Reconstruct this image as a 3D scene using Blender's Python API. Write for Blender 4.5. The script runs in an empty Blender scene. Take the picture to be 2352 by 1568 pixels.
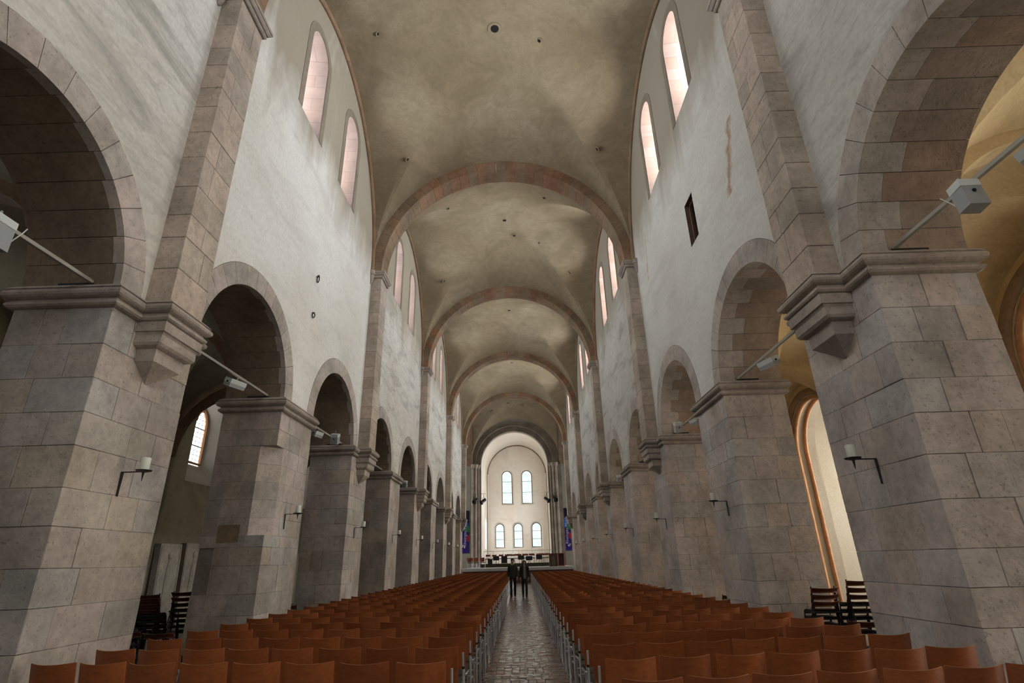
import bpy, bmesh, math, random
from mathutils import Vector, Matrix
from mathutils.geometry import delaunay_2d_cdt
random.seed(7)
PI = math.pi
scene = bpy.context.scene
COL = scene.collection

# ------------------------------------------------------------------ camera
CAM = Vector((0.364, 0.0, 1.68))
PITCH, YAW, ROLL, FPX = 0.3874, -0.0072, 0.0269, 1233.3
cy_, sy_ = math.cos(YAW), math.sin(YAW)
cp_, sp_ = math.cos(PITCH), math.sin(PITCH)
cr_, sr_ = math.cos(ROLL), math.sin(ROLL)
right = Vector((cy_, -sy_, 0))
fwd0 = Vector((sy_, cy_, 0))
fwd = fwd0 * cp_ + Vector((0, 0, sp_))
up = fwd0 * (-sp_) + Vector((0, 0, cp_))
right, up = right * cr_ - up * sr_, right * sr_ + up * cr_
cd = bpy.data.cameras.new('camera')
cd.sensor_width = 36.0
cd.lens = FPX / 2352 * 36.0
cd.clip_start, cd.clip_end = 0.05, 300
cam = bpy.data.objects.new('camera', cd)
COL.objects.link(cam)
m = Matrix.Identity(4)
for i in range(3):
    m[i][0], m[i][1], m[i][2], m[i][3] = right[i], up[i], -fwd[i], CAM[i]
cam.matrix_world = m
scene.camera = cam

# ------------------------------------------------------------------ world, exposure
world = bpy.data.worlds.new('overcast_sky')
scene.world = world
world.use_nodes = True
bg = world.node_tree.nodes['Background']
bg.inputs[0].default_value = (0.86, 0.92, 1.0, 1)
bg.inputs[1].default_value = 0.6
vs = scene.view_settings
vs.view_transform = 'Standard'
vs.look = 'None'
vs.exposure = 0.0
vs.gamma = 1.0
vs.use_curve_mapping = False
cyc = scene.cycles
cyc.max_bounces = 6
cyc.diffuse_bounces = 5
cyc.glossy_bounces = 2
cyc.transmission_bounces = 1
cyc.use_adaptive_sampling = True
cyc.adaptive_threshold = 0.25
cyc.sample_clamp_indirect = 6.0
cyc.caustics_reflective = False
cyc.caustics_refractive = False
cyc.use_denoising = True

# daylight coming in through the windows: radiance of each set of panes, real and added
DAY = dict(south=64.0, north=36.0, west=4.8, transept=10.0, chancel_side=11.0, chancel_end=1.3,
           aisle_north=3.0, chapel=24.0)

# ------------------------------------------------------------------ dimensions (metres)
W, T = 4.65, 1.25           # half width of nave, thickness of nave wall
YA, L = 6.834, 10.179       # first main pier in view, length of a double bay
DYR = -0.233                # right arcade sits a little nearer
HM, HN = 0.861, 0.875       # half length of main and of intermediate piers
ZC0, ZC1, ZSP = 4.74, 5.06, 5.0
PP, PQ = 0.354, 0.38        # pilaster projection and half width
ZCAP0, ZCAP1 = 11.02, 11.28
AR0, AR1 = 1.675, 2.075     # arcade arch radii
XO = 11.0                   # outer aisle wall
YX = 57.73                  # east arch of crossing
YE = 68.7                   # east wall of chancel
def ypier(j, s): return YA + j * L / 2 + (DYR if s > 0 else 0)
def hpier(j): return HM if j % 2 == 0 else HN
ORD = ['first', 'second', 'third', 'fourth', 'fifth', 'sixth', 'seventh', 'eighth', 'ninth', 'tenth', 'eleventh', 'twelfth',
       'thirteenth', 'fourteenth', 'fifteenth', 'sixteenth', 'seventeenth', 'eighteenth', 'nineteenth', 'twentieth', 'twenty-first',
       'twenty-second', 'twenty-third', 'twenty-fourth', 'twenty-fifth']
SIDE = {-1: 'left', 1: 'right'}

# ------------------------------------------------------------------ materials
class NT:
    def __init__(self, name):
        self.mat = bpy.data.materials.new(name)
        self.mat.use_nodes = True
        self.t = self.mat.node_tree
        self.p = self.t.nodes['Principled BSDF']
        self.geo = None
    def n(self, typ, **kw):
        nd = self.t.nodes.new(typ)
        for k, v in kw.items(): setattr(nd, k, v)
        return nd
    def link(self, a, b): self.t.links.new(a, b)
    def pos(self, scale=(1, 1, 1), rot=(0, 0, 0)):
        if self.geo is None: self.geo = self.n('ShaderNodeNewGeometry')
        if scale == (1, 1, 1) and rot == (0, 0, 0): return self.geo.outputs['Position']
        mp = self.n('ShaderNodeMapping')
        mp.inputs['Scale'].default_value = scale
        mp.inputs['Rotation'].default_value = rot
        self.link(self.geo.outputs['Position'], mp.inputs[0])
        return mp.outputs[0]
    def noise(self, vec, scale, detail=4, rough=0.55, dist=0.0):
        nd = self.n('ShaderNodeTexNoise')
        nd.inputs['Scale'].default_value = scale
        nd.inputs['Detail'].default_value = detail
        nd.inputs['Roughness'].default_value = rough
        nd.inputs['Distortion'].default_value = dist
        if vec is not None: self.link(vec, nd.inputs['Vector'])
        return nd.outputs[0]
    def ramp(self, fac, stops):
        nd = self.n('ShaderNodeValToRGB')
        e = nd.color_ramp.elements
        while len(e) < len(stops): e.new(0.5)
        for k, (p, c) in enumerate(stops):
            e[k].position = p
            e[k].color = (c, c, c, 1) if isinstance(c, (int, float)) else (*c, 1)
        self.link(fac, nd.inputs[0])
        return nd.outputs[0]
    def mix(self, a, b, fac=0.5, mode='MIX'):
        nd = self.n('ShaderNodeMix', data_type='RGBA', blend_type=mode)
        for v, i in ((fac, 0), (a, 6), (b, 7)):
            if hasattr(v, 'default_value') or isinstance(v, bpy.types.NodeSocket): self.link(v, nd.inputs[i])
            elif i == 0: nd.inputs[0].default_value = v
            else: nd.inputs[i].default_value = (*v, 1) if len(v) == 3 else v
        return nd.outputs[2]
    def rnd(self): return self.n('ShaderNodeObjectInfo').outputs['Random']
    def color(self, sock): self.link(sock, self.p.inputs['Base Color'])
    def bump(self, h, strength=0.3, dist=0.02):
        b = self.n('ShaderNodeBump')
        b.inputs['Strength'].default_value = strength
        b.inputs['Distance'].default_value = dist
        self.link(h, b.inputs['Height'])
        self.link(b.outputs[0], self.p.inputs['Normal'])
    def set(self, rough=0.8, metal=0.0, spec=0.3):
        self.p.inputs['Roughness'].default_value = rough
        self.p.inputs['Metallic'].default_value = metal
        self.p.inputs['Specular IOR Level'].default_value = spec
        return self.mat

def plain(name, col, rough=0.7, metal=0.0, spec=0.3):
    k = NT(name); k.p.inputs['Base Color'].default_value = (*col, 1)
    return k.set(rough, metal, spec)
def emitter(name, col, strength):
    k = NT(name)
    k.p.inputs['Base Color'].default_value = (0.05, 0.05, 0.05, 1)
    k.p.inputs['Emission Color'].default_value = (*col, 1)
    k.p.inputs['Emission Strength'].default_value = strength
    return k.set(0.3)
def stone_mat(name, tints, wear=1.0):
    k = NT(name)
    c = k.ramp(k.rnd(), [(i / (len(tints) - 1), t) for i, t in enumerate(tints)])
    n1 = k.noise(k.pos(), 1.1, 2, 0.6)
    c = k.mix(c, k.ramp(n1, [(0.3, 0.72), (0.7, 1.18)]), 1.0, 'MULTIPLY')
    n2 = k.noise(k.pos(), 9.0, 3, 0.7)
    c = k.mix(c, k.ramp(n2, [(0.3, 0.78), (0.62, 1.1)]), 0.8 * wear, 'MULTIPLY')
    n3 = k.noise(k.pos(), 28.0, 1, 0.6)
    c = k.mix(c, k.ramp(n3, [(0.28, 0.45), (0.36, 1.0)]), 0.6 * wear, 'MULTIPLY')
    k.color(c)
    k.bump(n2, 0.5, 0.02)
    return k.set(0.85)
def plaster_mat(name, light, dark, tone, streak=0.7, s_scale=(1, 0.42, 1.5), rust=False, s_rng=(0.5, 0.68), s_freq=1.0, upper_tint=None):
    k = NT(name)
    a = k.noise(k.pos(), 0.35, 2, 0.55)
    c = k.mix(light, tone, k.ramp(a, [(0.38, 0.0), (0.68, 1.0)]))
    b = k.noise(k.pos(s_scale, (0.45, 0, 0)), s_freq, 4, 0.66, 0.6)
    grime = None
    if upper_tint:
        # one bay was limewashed afresh: its neighbours keep their grime
        sg = k.n('ShaderNodeSeparateXYZ'); k.link(k.geo.outputs['Position'], sg.inputs[0])
        sb = k.n('ShaderNodeMath', operation='SUBTRACT'); k.link(sg.outputs[1], sb.inputs[0]); sb.inputs[1].default_value = 11.9
        ab = k.n('ShaderNodeMath', operation='ABSOLUTE'); k.link(sb.outputs[0], ab.inputs[0])
        dv = k.n('ShaderNodeMath', operation='DIVIDE'); k.link(ab.outputs[0], dv.inputs[0]); dv.inputs[1].default_value = 10.0
        grime = k.ramp(dv.outputs[0], [(0.46, 0.25), (0.52, 1.0)])
        c = k.mix(c, k.mix(c, (0.80, 0.785, 0.76), 1.0, 'MULTIPLY'), grime)
    def grimed(fac):
        return fac if grime is None else k.mix(fac, grime, 1.0, 'MULTIPLY')
    c = k.mix(c, dark, grimed(k.ramp(b, [(s_rng[0], 0.0), (s_rng[1], streak)])))
    f = k.noise(k.pos(), 18.0, 2, 0.6)
    c = k.mix(c, k.ramp(f, [(0.3, 0.86), (0.7, 1.06)]), 0.7, 'MULTIPLY')
    b2 = k.noise(k.pos((1, 0.9, 2.6), (0.5, 0, 0)), 2.6, 4, 0.72, 0.8)
    c = k.mix(c, dark, grimed(k.ramp(b2, [(s_rng[0] - 0.02, 0.0), (s_rng[1] + 0.04, streak * 0.75)])))
    if upper_tint:
        # browner tone that grows up the wall, broken into ragged patches
        so = k.n('ShaderNodeSeparateXYZ'); k.link(k.geo.outputs['Position'], so.inputs[0])
        rg = k.noise(k.pos((1, 1.0, 0.35)), 0.8, 3, 0.68, 0.4)
        mr = k.n('ShaderNodeMapRange'); k.link(so.outputs[2], mr.inputs[0])
        mr.inputs[1].default_value = 9.4; mr.inputs[2].default_value = 12.8; mr.inputs[3].default_value = -0.42; mr.inputs[4].default_value = 0.45
        ad = k.n('ShaderNodeMath', operation='ADD'); k.link(rg, ad.inputs[0]); k.link(mr.outputs[0], ad.inputs[1])
        c = k.mix(c, upper_tint, k.ramp(ad.outputs[0], [(0.40, 0.0), (0.85, 0.92)]))
    if rust:
        g = k.geo
        sx = k.n('ShaderNodeSeparateXYZ'); k.link(g.outputs['Position'], sx.inputs[0])
        wob = k.noise(k.pos(), 3.0, 4, 0.7)
        for (y0, z0, y1, z1, wd, col, amt) in ((8.15, 9.6, 8.75, 8.2, 0.16, (0.32, 0.16, 0.05), 0.75), (14.85, 11.5, 15.15, 9.8, 0.07, (0.42, 0.27, 0.08), 0.6)):
            # distance of (y, z) from a slanting run of rust
            def mth(op, p, q=None):
                nd = k.n('ShaderNodeMath', operation=op)
                for v, i in ((p, 0), (q, 1)):
                    if v is None: continue
                    if isinstance(v, (int, float)): nd.inputs[i].default_value = v
                    else: k.link(v, nd.inputs[i])
                return nd.outputs[0]
            t_ = mth('DIVIDE', mth('SUBTRACT', sx.outputs[2], z0), z1 - z0)
            yl = mth('ADD', mth('MULTIPLY', t_, y1 - y0), y0)
            dy = mth('ABSOLUTE', mth('SUBTRACT', sx.outputs[1], mth('ADD', yl, mth('MULTIPLY', mth('SUBTRACT', wob, 0.5), 0.5))))
            inside = mth('MULTIPLY', mth('GREATER_THAN', t_, 0.0), mth('LESS_THAN', t_, 1.0))
            e_ = mth('MULTIPLY', mth('SUBTRACT', 1.0, mth('DIVIDE', dy, wd)), mth('MULTIPLY', inside, amt))
            nd = k.n('ShaderNodeClamp'); k.link(e_, nd.inputs[0])
            c = k.mix(c, col, nd.outputs[0])
    k.color(c)
    k.bump(f, 0.18, 0.02)
    return k.set(0.9, 0, 0.0)

STONE = stone_mat('pier_sandstone', [(0.394, 0.346, 0.297), (0.448, 0.383, 0.340), (0.356, 0.329, 0.297), (0.459, 0.389, 0.313), (0.405, 0.389, 0.367), (0.475, 0.400, 0.362), (0.373, 0.346, 0.313)])
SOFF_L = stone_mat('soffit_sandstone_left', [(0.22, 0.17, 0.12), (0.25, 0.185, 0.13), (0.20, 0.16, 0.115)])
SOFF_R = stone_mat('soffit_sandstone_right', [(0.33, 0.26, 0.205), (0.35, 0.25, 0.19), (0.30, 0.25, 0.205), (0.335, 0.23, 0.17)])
VOUS = stone_mat('arch_sandstone', [(0.44, 0.38, 0.33), (0.48, 0.43, 0.38), (0.40, 0.36, 0.32), (0.50, 0.42, 0.37)])
RIBST = stone_mat('red_sandstone', [(0.275, 0.176, 0.110), (0.248, 0.187, 0.123), (0.297, 0.154, 0.091), (0.220, 0.165, 0.108), (0.308, 0.198, 0.123)])
PILST = stone_mat('pilaster_sandstone', [(0.437, 0.368, 0.299), (0.483, 0.391, 0.322), (0.391, 0.333, 0.276), (0.494, 0.425, 0.356)])
MORTAR = stone_mat('mortar', [(0.28, 0.245, 0.21), (0.30, 0.26, 0.225)])
STONE_R = stone_mat('pier_sandstone_brightened', [(0.462, 0.402, 0.358), (0.506, 0.440, 0.407), (0.418, 0.385, 0.358), (0.517, 0.440, 0.380), (0.473, 0.451, 0.429), (0.539, 0.457, 0.424), (0.435, 0.402, 0.374)])  # pier stone with extra light for the right arcade put into its colour
CORN = stone_mat('cornice_sandstone', [(0.36, 0.31, 0.27), (0.41, 0.35, 0.30)])
PLW_L = plaster_mat('limewash_left', (0.82, 0.81, 0.775), (0.33, 0.315, 0.275), (0.73, 0.70, 0.64), 0.75, upper_tint=(0.34, 0.295, 0.23))
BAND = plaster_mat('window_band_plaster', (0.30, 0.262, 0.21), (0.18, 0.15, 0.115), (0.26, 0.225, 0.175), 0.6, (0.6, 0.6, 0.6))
PLW_R = plaster_mat('limewash_right', (0.72, 0.71, 0.665), (0.29, 0.27, 0.24), (0.64, 0.615, 0.57), 0.7, rust=True, upper_tint=(0.33, 0.285, 0.225))
VAULT = plaster_mat('vault_plaster', (0.335, 0.272, 0.192), (0.19, 0.146, 0.092), (0.285, 0.22, 0.142), 0.8, (0.5, 0.5, 0.5), s_rng=(0.42, 0.72), s_freq=1.1)
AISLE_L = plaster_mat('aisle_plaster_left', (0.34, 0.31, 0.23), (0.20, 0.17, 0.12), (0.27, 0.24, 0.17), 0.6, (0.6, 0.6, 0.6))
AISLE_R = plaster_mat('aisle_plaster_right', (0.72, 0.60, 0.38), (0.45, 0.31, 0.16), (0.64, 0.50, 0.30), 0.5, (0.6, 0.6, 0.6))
CHAPEL = plaster_mat('chapel_plaster', (0.46, 0.44, 0.385), (0.41, 0.355, 0.28), (0.44, 0.40, 0.34), 0.35, (0.5, 0.5, 0.5))
ORANGE = stone_mat('orange_sandstone', [(0.50, 0.27, 0.14), (0.55, 0.30, 0.17), (0.46, 0.25, 0.13)])
CHANCEL = plaster_mat('chancel_plaster', (0.72, 0.675, 0.59), (0.42, 0.34, 0.26), (0.69, 0.61, 0.52), 0.5, (0.6, 0.6, 0.6), s_rng=(0.54, 0.74), s_freq=0.5)
DARKST = stone_mat('crossing_sandstone', [(0.24, 0.20, 0.16), (0.28, 0.23, 0.18)])
TRANS = plaster_mat('transept_plaster', (0.40, 0.37, 0.31), (0.28, 0.25, 0.20), (0.36, 0.33, 0.27), 0.5, (0.6, 0.6, 0.6))
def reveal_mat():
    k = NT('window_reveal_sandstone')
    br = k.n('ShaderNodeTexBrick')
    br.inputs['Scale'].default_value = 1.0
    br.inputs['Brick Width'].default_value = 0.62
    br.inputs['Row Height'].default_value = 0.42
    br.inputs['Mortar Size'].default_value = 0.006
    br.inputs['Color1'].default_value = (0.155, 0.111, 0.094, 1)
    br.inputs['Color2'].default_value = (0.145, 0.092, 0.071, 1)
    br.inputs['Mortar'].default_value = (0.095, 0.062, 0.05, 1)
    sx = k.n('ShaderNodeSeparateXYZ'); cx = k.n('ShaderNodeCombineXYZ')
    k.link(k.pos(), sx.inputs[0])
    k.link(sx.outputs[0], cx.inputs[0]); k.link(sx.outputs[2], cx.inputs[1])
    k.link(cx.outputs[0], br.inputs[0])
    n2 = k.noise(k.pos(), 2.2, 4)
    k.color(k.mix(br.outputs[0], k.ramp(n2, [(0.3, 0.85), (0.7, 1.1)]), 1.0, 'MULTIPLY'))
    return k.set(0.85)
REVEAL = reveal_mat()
def wood_mat(name, tints, rough=0.36, grain=(4, 60, 60)):
    k = NT(name)
    tc = k.n('ShaderNodeTexCoord')
    mp = k.n('ShaderNodeMapping'); mp.inputs['Scale'].default_value = grain
    k.link(tc.outputs['Object'], mp.inputs[0])
    gi = k.n('ShaderNodeNewGeometry'); ad = k.n('ShaderNodeMath', operation='ADD'); fr = k.n('ShaderNodeMath', operation='FRACT')
    k.link(k.rnd(), ad.inputs[0]); k.link(gi.outputs['Random Per Island'], ad.inputs[1]); k.link(ad.outputs[0], fr.inputs[0])
    c = k.ramp(fr.outputs[0], [(i / (len(tints) - 1), t) for i, t in enumerate(tints)])
    g = k.noise(mp.outputs[0], 1.0, 4, 0.6)
    k.color(k.mix(c, k.ramp(g, [(0.3, 0.72), (0.7, 1.15)]), 0.8, 'MULTIPLY'))
    return k.set(rough, 0, 0.4)
WOOD = wood_mat('beech_plywood', [(0.30, 0.085, 0.027), (0.37, 0.108, 0.033), (0.25, 0.068, 0.023), (0.40, 0.125, 0.042)])
WOODD = wood_mat('dark_plywood', [(0.10, 0.032, 0.016), (0.13, 0.04, 0.018)])
CHROME = plain('chrome', (0.80, 0.84, 0.88), 0.3, 0.85)
BLACK = plain('black_metal', (0.012, 0.012, 0.013), 0.45)
SEATM = plain('grey_seat_cover', (0.075, 0.072, 0.055), 0.7)
SEATB = plain('black_seat_cover', (0.016, 0.018, 0.024), 0.6)
RUBBER = plain('black_rubber', (0.01, 0.01, 0.01), 0.8)
WAX = plain('white_wax', (0.74, 0.78, 0.70), 0.45)
GREYP = plain('grey_paint', (0.34, 0.36, 0.36), 0.5)
WHITEP = plain('white_paint', (0.62, 0.66, 0.64), 0.5)
STEEL = plain('galvanised_steel', (0.36, 0.34, 0.29), 0.55, 0.3)
HOLE = plain('recess_shade', (0.01, 0.008, 0.006), 0.9)
FRAMEB = plain('brown_frame', (0.16, 0.10, 0.07), 0.6)
STAGEM = plain('pale_stage_boards', (0.62, 0.64, 0.68), 0.4)
STAGED = plain('dark_stage_skirt', (0.05, 0.042, 0.022), 0.8)
LEAD = plain('lead_came', (0.10, 0.11, 0.10), 0.6)
IRON = plain('wrought_iron', (0.015, 0.013, 0.012), 0.5)
def floor_mat():
    k = NT('stone_floor')
    a = k.noise(k.pos(), 1.5, 5, 0.6)
    k.color(k.ramp(a, [(0.3, (0.10, 0.085, 0.07)), (0.7, (0.19, 0.165, 0.14))]))
    return k.set(0.45)
FLOOR = floor_mat()
def brick_mat():
    k = NT('worn_brick')
    gi = k.n('ShaderNodeNewGeometry'); ad = k.n('ShaderNodeMath', operation='ADD'); fr = k.n('ShaderNodeMath', operation='FRACT')
    k.link(k.rnd(), ad.inputs[0]); k.link(gi.outputs['Random Per Island'], ad.inputs[1]); k.link(ad.outputs[0], fr.inputs[0])
    c = k.ramp(fr.outputs[0], [(0.0, (0.17, 0.15, 0.13)), (0.3, (0.22, 0.115, 0.085)), (0.55, (0.13, 0.13, 0.115)), (0.8, (0.25, 0.12, 0.09)), (1.0, (0.20, 0.175, 0.15))])
    n = k.noise(k.pos(), 7.0, 5, 0.65)
    n2 = k.noise(k.pos(), 0.9, 3, 0.6)
    c = k.mix(c, (0.21, 0.085, 0.06), k.ramp(n2, [(0.42, 0.0), (0.62, 0.55)]))
    k.color(k.mix(c, k.ramp(n, [(0.3, 0.7), (0.7, 1.2)]), 1.0, 'MULTIPLY'))
    k.link(k.ramp(n, [(0.35, 0.14), (0.65, 0.42)]), k.p.inputs['Roughness'])
    k.bump(n, 0.3, 0.01)
    k.p.inputs['Specular IOR Level'].default_value = 0.5
    return k.mat
BRICK = brick_mat()
SKYPANE = {k: emitter('lit_glass_' + k, c, DAY[k]) for k, c in dict(
    south=(0.93, 0.97, 1.0), north=(0.86, 0.94, 1.0), west=(0.93, 0.97, 1.0), transept=(0.93, 0.97, 1.0), chancel_side=(0.97, 0.98, 1.0),
    aisle_north=(0.97, 0.98, 1.0), chapel=(1.0, 0.93, 0.80)).items()}
def grid_glass(name, col_a, col_b, strength):
    k = NT(name)
    n = k.noise(k.pos((1, 1, 1)), 2.3, 3, 0.5)
    c = k.ramp(n, [(0.35, col_a), (0.65, col_b)])
    k.p.inputs['Base Color'].default_value = (0.05, 0.05, 0.05, 1)
    k.link(c, k.p.inputs['Emission Color'])
    k.p.inputs['Emission Strength'].default_value = strength
    return k.set(0.2)
GL_E = grid_glass('lit_leaded_glass', (0.72, 0.92, 0.84), (0.92, 1.0, 0.98), DAY['chancel_end'])

# ------------------------------------------------------------------ geometry helpers
def obj(name, mesh, parent=None, loc=(0, 0, 0), rotz=0.0):
    o = bpy.data.objects.new(name, mesh)
    COL.objects.link(o)
    o.location = loc
    if rotz: o.rotation_euler = (0, 0, rotz)
    if parent is not None: o.parent = parent
    return o
def tag(o, label, cat, group=None, kind=None):
    o['label'] = label; o['category'] = cat
    if group: o['group'] = group
    if kind: o['kind'] = kind
    return o
def thing(name, label, cat, loc=(0, 0, 0), rotz=0.0, group=None, kind=None):
    o = obj(name, None, None, loc, rotz)
    o.empty_display_size = 0.2
    return tag(o, label, cat, group, kind)
class MB:
    def __init__(self): self.v = []; self.f = []; self.mi = []
    def face(self, idx, mi=0): self.f.append(idx); self.mi.append(mi)
    def box(self, x0, x1, y0, y1, z0, z1, mi=0):
        b = len(self.v)
        self.v += [(x, y, z) for z in (z0, z1) for y in (y0, y1) for x in (x0, x1)]
        for q in ((0, 2, 3, 1), (4, 5, 7, 6), (0, 1, 5, 4), (2, 6, 7, 3), (0, 4, 6, 2), (1, 3, 7, 5)):
            self.face([b + i for i in q], mi)
        return self
    def obox(self, c, size, rot, mi=0):
        b = len(self.v)
        for z in (-.5, .5):
            for y in (-.5, .5):
                for x in (-.5, .5):
                    p = rot @ Vector((x * size[0], y * size[1], z * size[2]))
                    self.v.append((c[0] + p.x, c[1] + p.y, c[2] + p.z))
        for q in ((0, 2, 3, 1), (4, 5, 7, 6), (0, 1, 5, 4), (2, 6, 7, 3), (0, 4, 6, 2), (1, 3, 7, 5)):
            self.face([b + i for i in q], mi)
        return self
    def tube(self, pts, r, n=6, mi=0, cap=True):
        pts = [Vector(p) for p in pts]
        rs = r if isinstance(r, (list, tuple)) else [r] * len(pts)
        rings = []
        for i, p in enumerate(pts):
            d = (pts[min(i + 1, len(pts) - 1)] - pts[max(i - 1, 0)]).normalized()
            a = d.orthogonal().normalized() if i == 0 else (rings_a - d * rings_a.dot(d)).normalized()
            rings_a = a
            b = d.cross(a)
            base = len(self.v)
            for k in range(n):
                t = 2 * PI * k / n
                q = p + (a * math.cos(t) + b * math.sin(t)) * rs[i]
                self.v.append(tuple(q))
            rings.append(base)
        for i in range(len(rings) - 1):
            for k in range(n):
                k2 = (k + 1) % n
                self.face([rings[i] + k, rings[i] + k2, rings[i + 1] + k2, rings[i + 1] + k], mi)
        if cap:
            self.face([rings[0] + k for k in reversed(range(n))], mi)
            self.face([rings[-1] + k for k in range(n)], mi)
        return self
    def lathe(self, prof, n=16, c=(0, 0, 0), mi=0):
        base = len(self.v)
        for r, z in prof:
            for k in range(n):
                t = 2 * PI * k / n
                self.v.append((c[0] + r * math.cos(t), c[1] + r * math.sin(t), c[2] + z))
        for i in range(len(prof) - 1):
            for k in range(n):
                k2 = (k + 1) % n
                self.face([base + i * n + k, base + i * n + k2, base + (i + 1) * n + k2, base + (i + 1) * n + k], mi)
        self.face([base + k for k in reversed(range(n))], mi)
        self.face([base + (len(prof) - 1) * n + k for k in range(n)], mi)
        return self
    def mesh(self, name, mats, smooth=False, angle=None):
        me = bpy.data.meshes.new(name)
        me.from_pydata(self.v, [], self.f)
        for mt in (mats if isinstance(mats, (list, tuple)) else [mats]): me.materials.append(mt)
        me.polygons.foreach_set('material_index', self.mi)
        if smooth:
            me.polygons.foreach_set('use_smooth', [True] * len(self.f))
        me.update()
        if smooth: me.set_sharp_from_angle(angle=math.radians(angle or 40))
        return me
    def build(self, name, mats, parent=None, loc=(0, 0, 0), smooth=False, angle=None, rotz=0.0):
        return obj(name, self.mesh(name, mats, smooth, angle), parent, loc, rotz)

def fix_normals(me):
    bm = bmesh.new(); bm.from_mesh(me)
    bmesh.ops.remove_doubles(bm, verts=bm.verts, dist=1e-5)
    bmesh.ops.recalc_face_normals(bm, faces=bm.faces)
    bm.to_mesh(me); bm.free()

_unit = {}
def unit_block(mat, bev=0.03):
    key = (mat.name, bev)
    if key not in _unit:
        bm = bmesh.new()
        bmesh.ops.create_cube(bm, size=1.0)
        bmesh.ops.bevel(bm, geom=list(bm.edges), offset=bev, segments=1, affect='EDGES')
        me = bpy.data.meshes.new('block_' + mat.name)
        bm.to_mesh(me); bm.free()
        me.materials.append(mat)
        _unit[key] = me
    return _unit[key]
def block(name, x0, x1, y0, y1, z0, z1, mat, parent, bev=0.03):
    """one squared stone as an object of its own; corners given in world space"""
    o = obj(name, unit_block(mat, bev), parent)
    pl = parent.location if parent is not None else Vector((0, 0, 0))
    o.location = ((x0 + x1) / 2 - pl.x, (y0 + y1) / 2 - pl.y, (z0 + z1) / 2 - pl.z)
    o.scale = (abs(x1 - x0), abs(y1 - y0), abs(z1 - z0))
    return o

def pip(p, poly):
    x, y = p; ins = False; n = len(poly); j = n - 1
    for i in range(n):
        xi, yi = poly[i]; xj, yj = poly[j]
        if (yi > y) != (yj > y) and x < (xj - xi) * (y - yi) / (yj - yi) + xi: ins = not ins
        j = i
    return ins
def tri2d(outer, holes):
    verts, edges = [], []
    for loop in [outer] + holes:
        b = len(verts)
        verts += [Vector(p) for p in loop]
        edges += [(b + i, b + (i + 1) % len(loop)) for i in range(len(loop))]
    vo, eo, fo, *_ = delaunay_2d_cdt(verts, edges, [], 0, 1e-5)
    tris = []
    for f in fo:
        c = (sum(vo[i].x for i in f) / len(f), sum(vo[i].y for i in f) / len(f))
        if pip(c, outer) and not any(pip(c, h) for h in holes): tris.append(list(f))
    return vo, tris
def holed_wall(name, to3, outer, holes_f, holes_b, mats, caps=True, back_outer=None):
    """wall slab with openings. to3(u, z, front) gives the 3D point. holes_b may be None for a slab whose openings are closed"""
    mb = MB()
    for front, holes in ((True, holes_f), (False, holes_b)):
        vo, tris = tri2d(outer, holes)
        b = len(mb.v)
        mb.v += [to3(p.x, p.y, front) for p in vo]
        for t in tris: mb.face([b + i for i in t], 0 if front else 2)
    zb = min(z for u, z in outer)
    for hf, hb in zip(holes_f, holes_b):
        n = len(hf); b = len(mb.v)
        mb.v += [to3(u, z, True) for u, z in hf] + [to3(u, z, False) for u, z in hb]
        for i in range(n):
            k = (i + 1) % n
            if max(hf[i][1], hf[k][1]) < zb + 0.002: continue     # opening runs down to the foot of the wall
            mb.face([b + i, b + k, b + n + k, b + n + i], 1)
    n = len(outer); b = len(mb.v)
    mb.v += [to3(u, z, True) for u, z in outer] + [to3(u, z, False) for u, z in outer]
    zb = min(z for u, z in outer)
    for i in range(n):
        k = (i + 1) % n
        if outer[i][1] == zb and outer[k][1] == zb: continue      # open underside: piers or floor close it
        mb.face([b + i, b + k, b + n + k, b + n + i], 0)
    me = mb.mesh(name, mats)
    return obj(name, me)
def arch_loop(c, hw, z0, zs, n=24, rise=None, z_top=None):
    """round-headed opening: c centre, hw half width, z0 bottom, zs springing"""
    rise = rise or hw
    pts = [(c - hw, z0), (c + hw, z0)]
    for i in range(n + 1):
        t = PI * i / n
        pts.append((c + hw * math.cos(t), zs + rise * math.sin(t)))
    if abs(zs - z0) < 1e-6: pts = pts[2:]
    return pts
def sweep(path, prof, closed, mat, name, parent=None, loc=(0, 0, 0), flip=1):
    """mitred moulding: path of (x, y) corners, prof of (outward offset, z)"""
    n = len(path); P = [Vector(p) for p in path]
    mb = MB()
    offs = []
    for i in range(n):
        ds = []
        if closed or i > 0: ds.append((P[i] - P[i - 1]).normalized())
        if closed or i < n - 1: ds.append((P[(i + 1) % n] - P[i]).normalized())
        nr = [Vector((d.y, -d.x)) * flip for d in ds]
        if len(nr) == 2:
            s = nr[0] + nr[1]
            o = s / max(0.3, (1 + nr[0].dot(nr[1])))
        else: o = nr[0]
        offs.append(o)
    for i in range(n):
        for o, z in prof:
            q = P[i] + offs[i] * o
            mb.v.append((q.x, q.y, z))
    k = len(prof)
    for i in range(n if closed else n - 1):
        a, b = i * k, ((i + 1) % n) * k
        for j in range(k - 1):
            mb.face([a + j, b + j, b + j + 1, a + j + 1])
    if not closed:
        mb.face([j for j in range(k)]); mb.face([(n - 1) * k + j for j in reversed(range(k))])
    me = mb.mesh(name, mat)
    return obj(name, me, parent, loc)

CORNICE = [(0.0, 4.735), (0.03, 4.74), (0.065, 4.752), (0.085, 4.775), (0.085, 4.80), (0.065, 4.822), (0.045, 4.832), (0.045, 4.852),
           (0.07, 4.857), (0.10, 4.872), (0.122, 4.895), (0.13, 4.925), (0.122, 4.955), (0.108, 4.968), (0.096, 4.97), (0.10, 4.978), (0.115, 4.985), (0.06, 5.04), (0.0, 5.06)]

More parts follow.
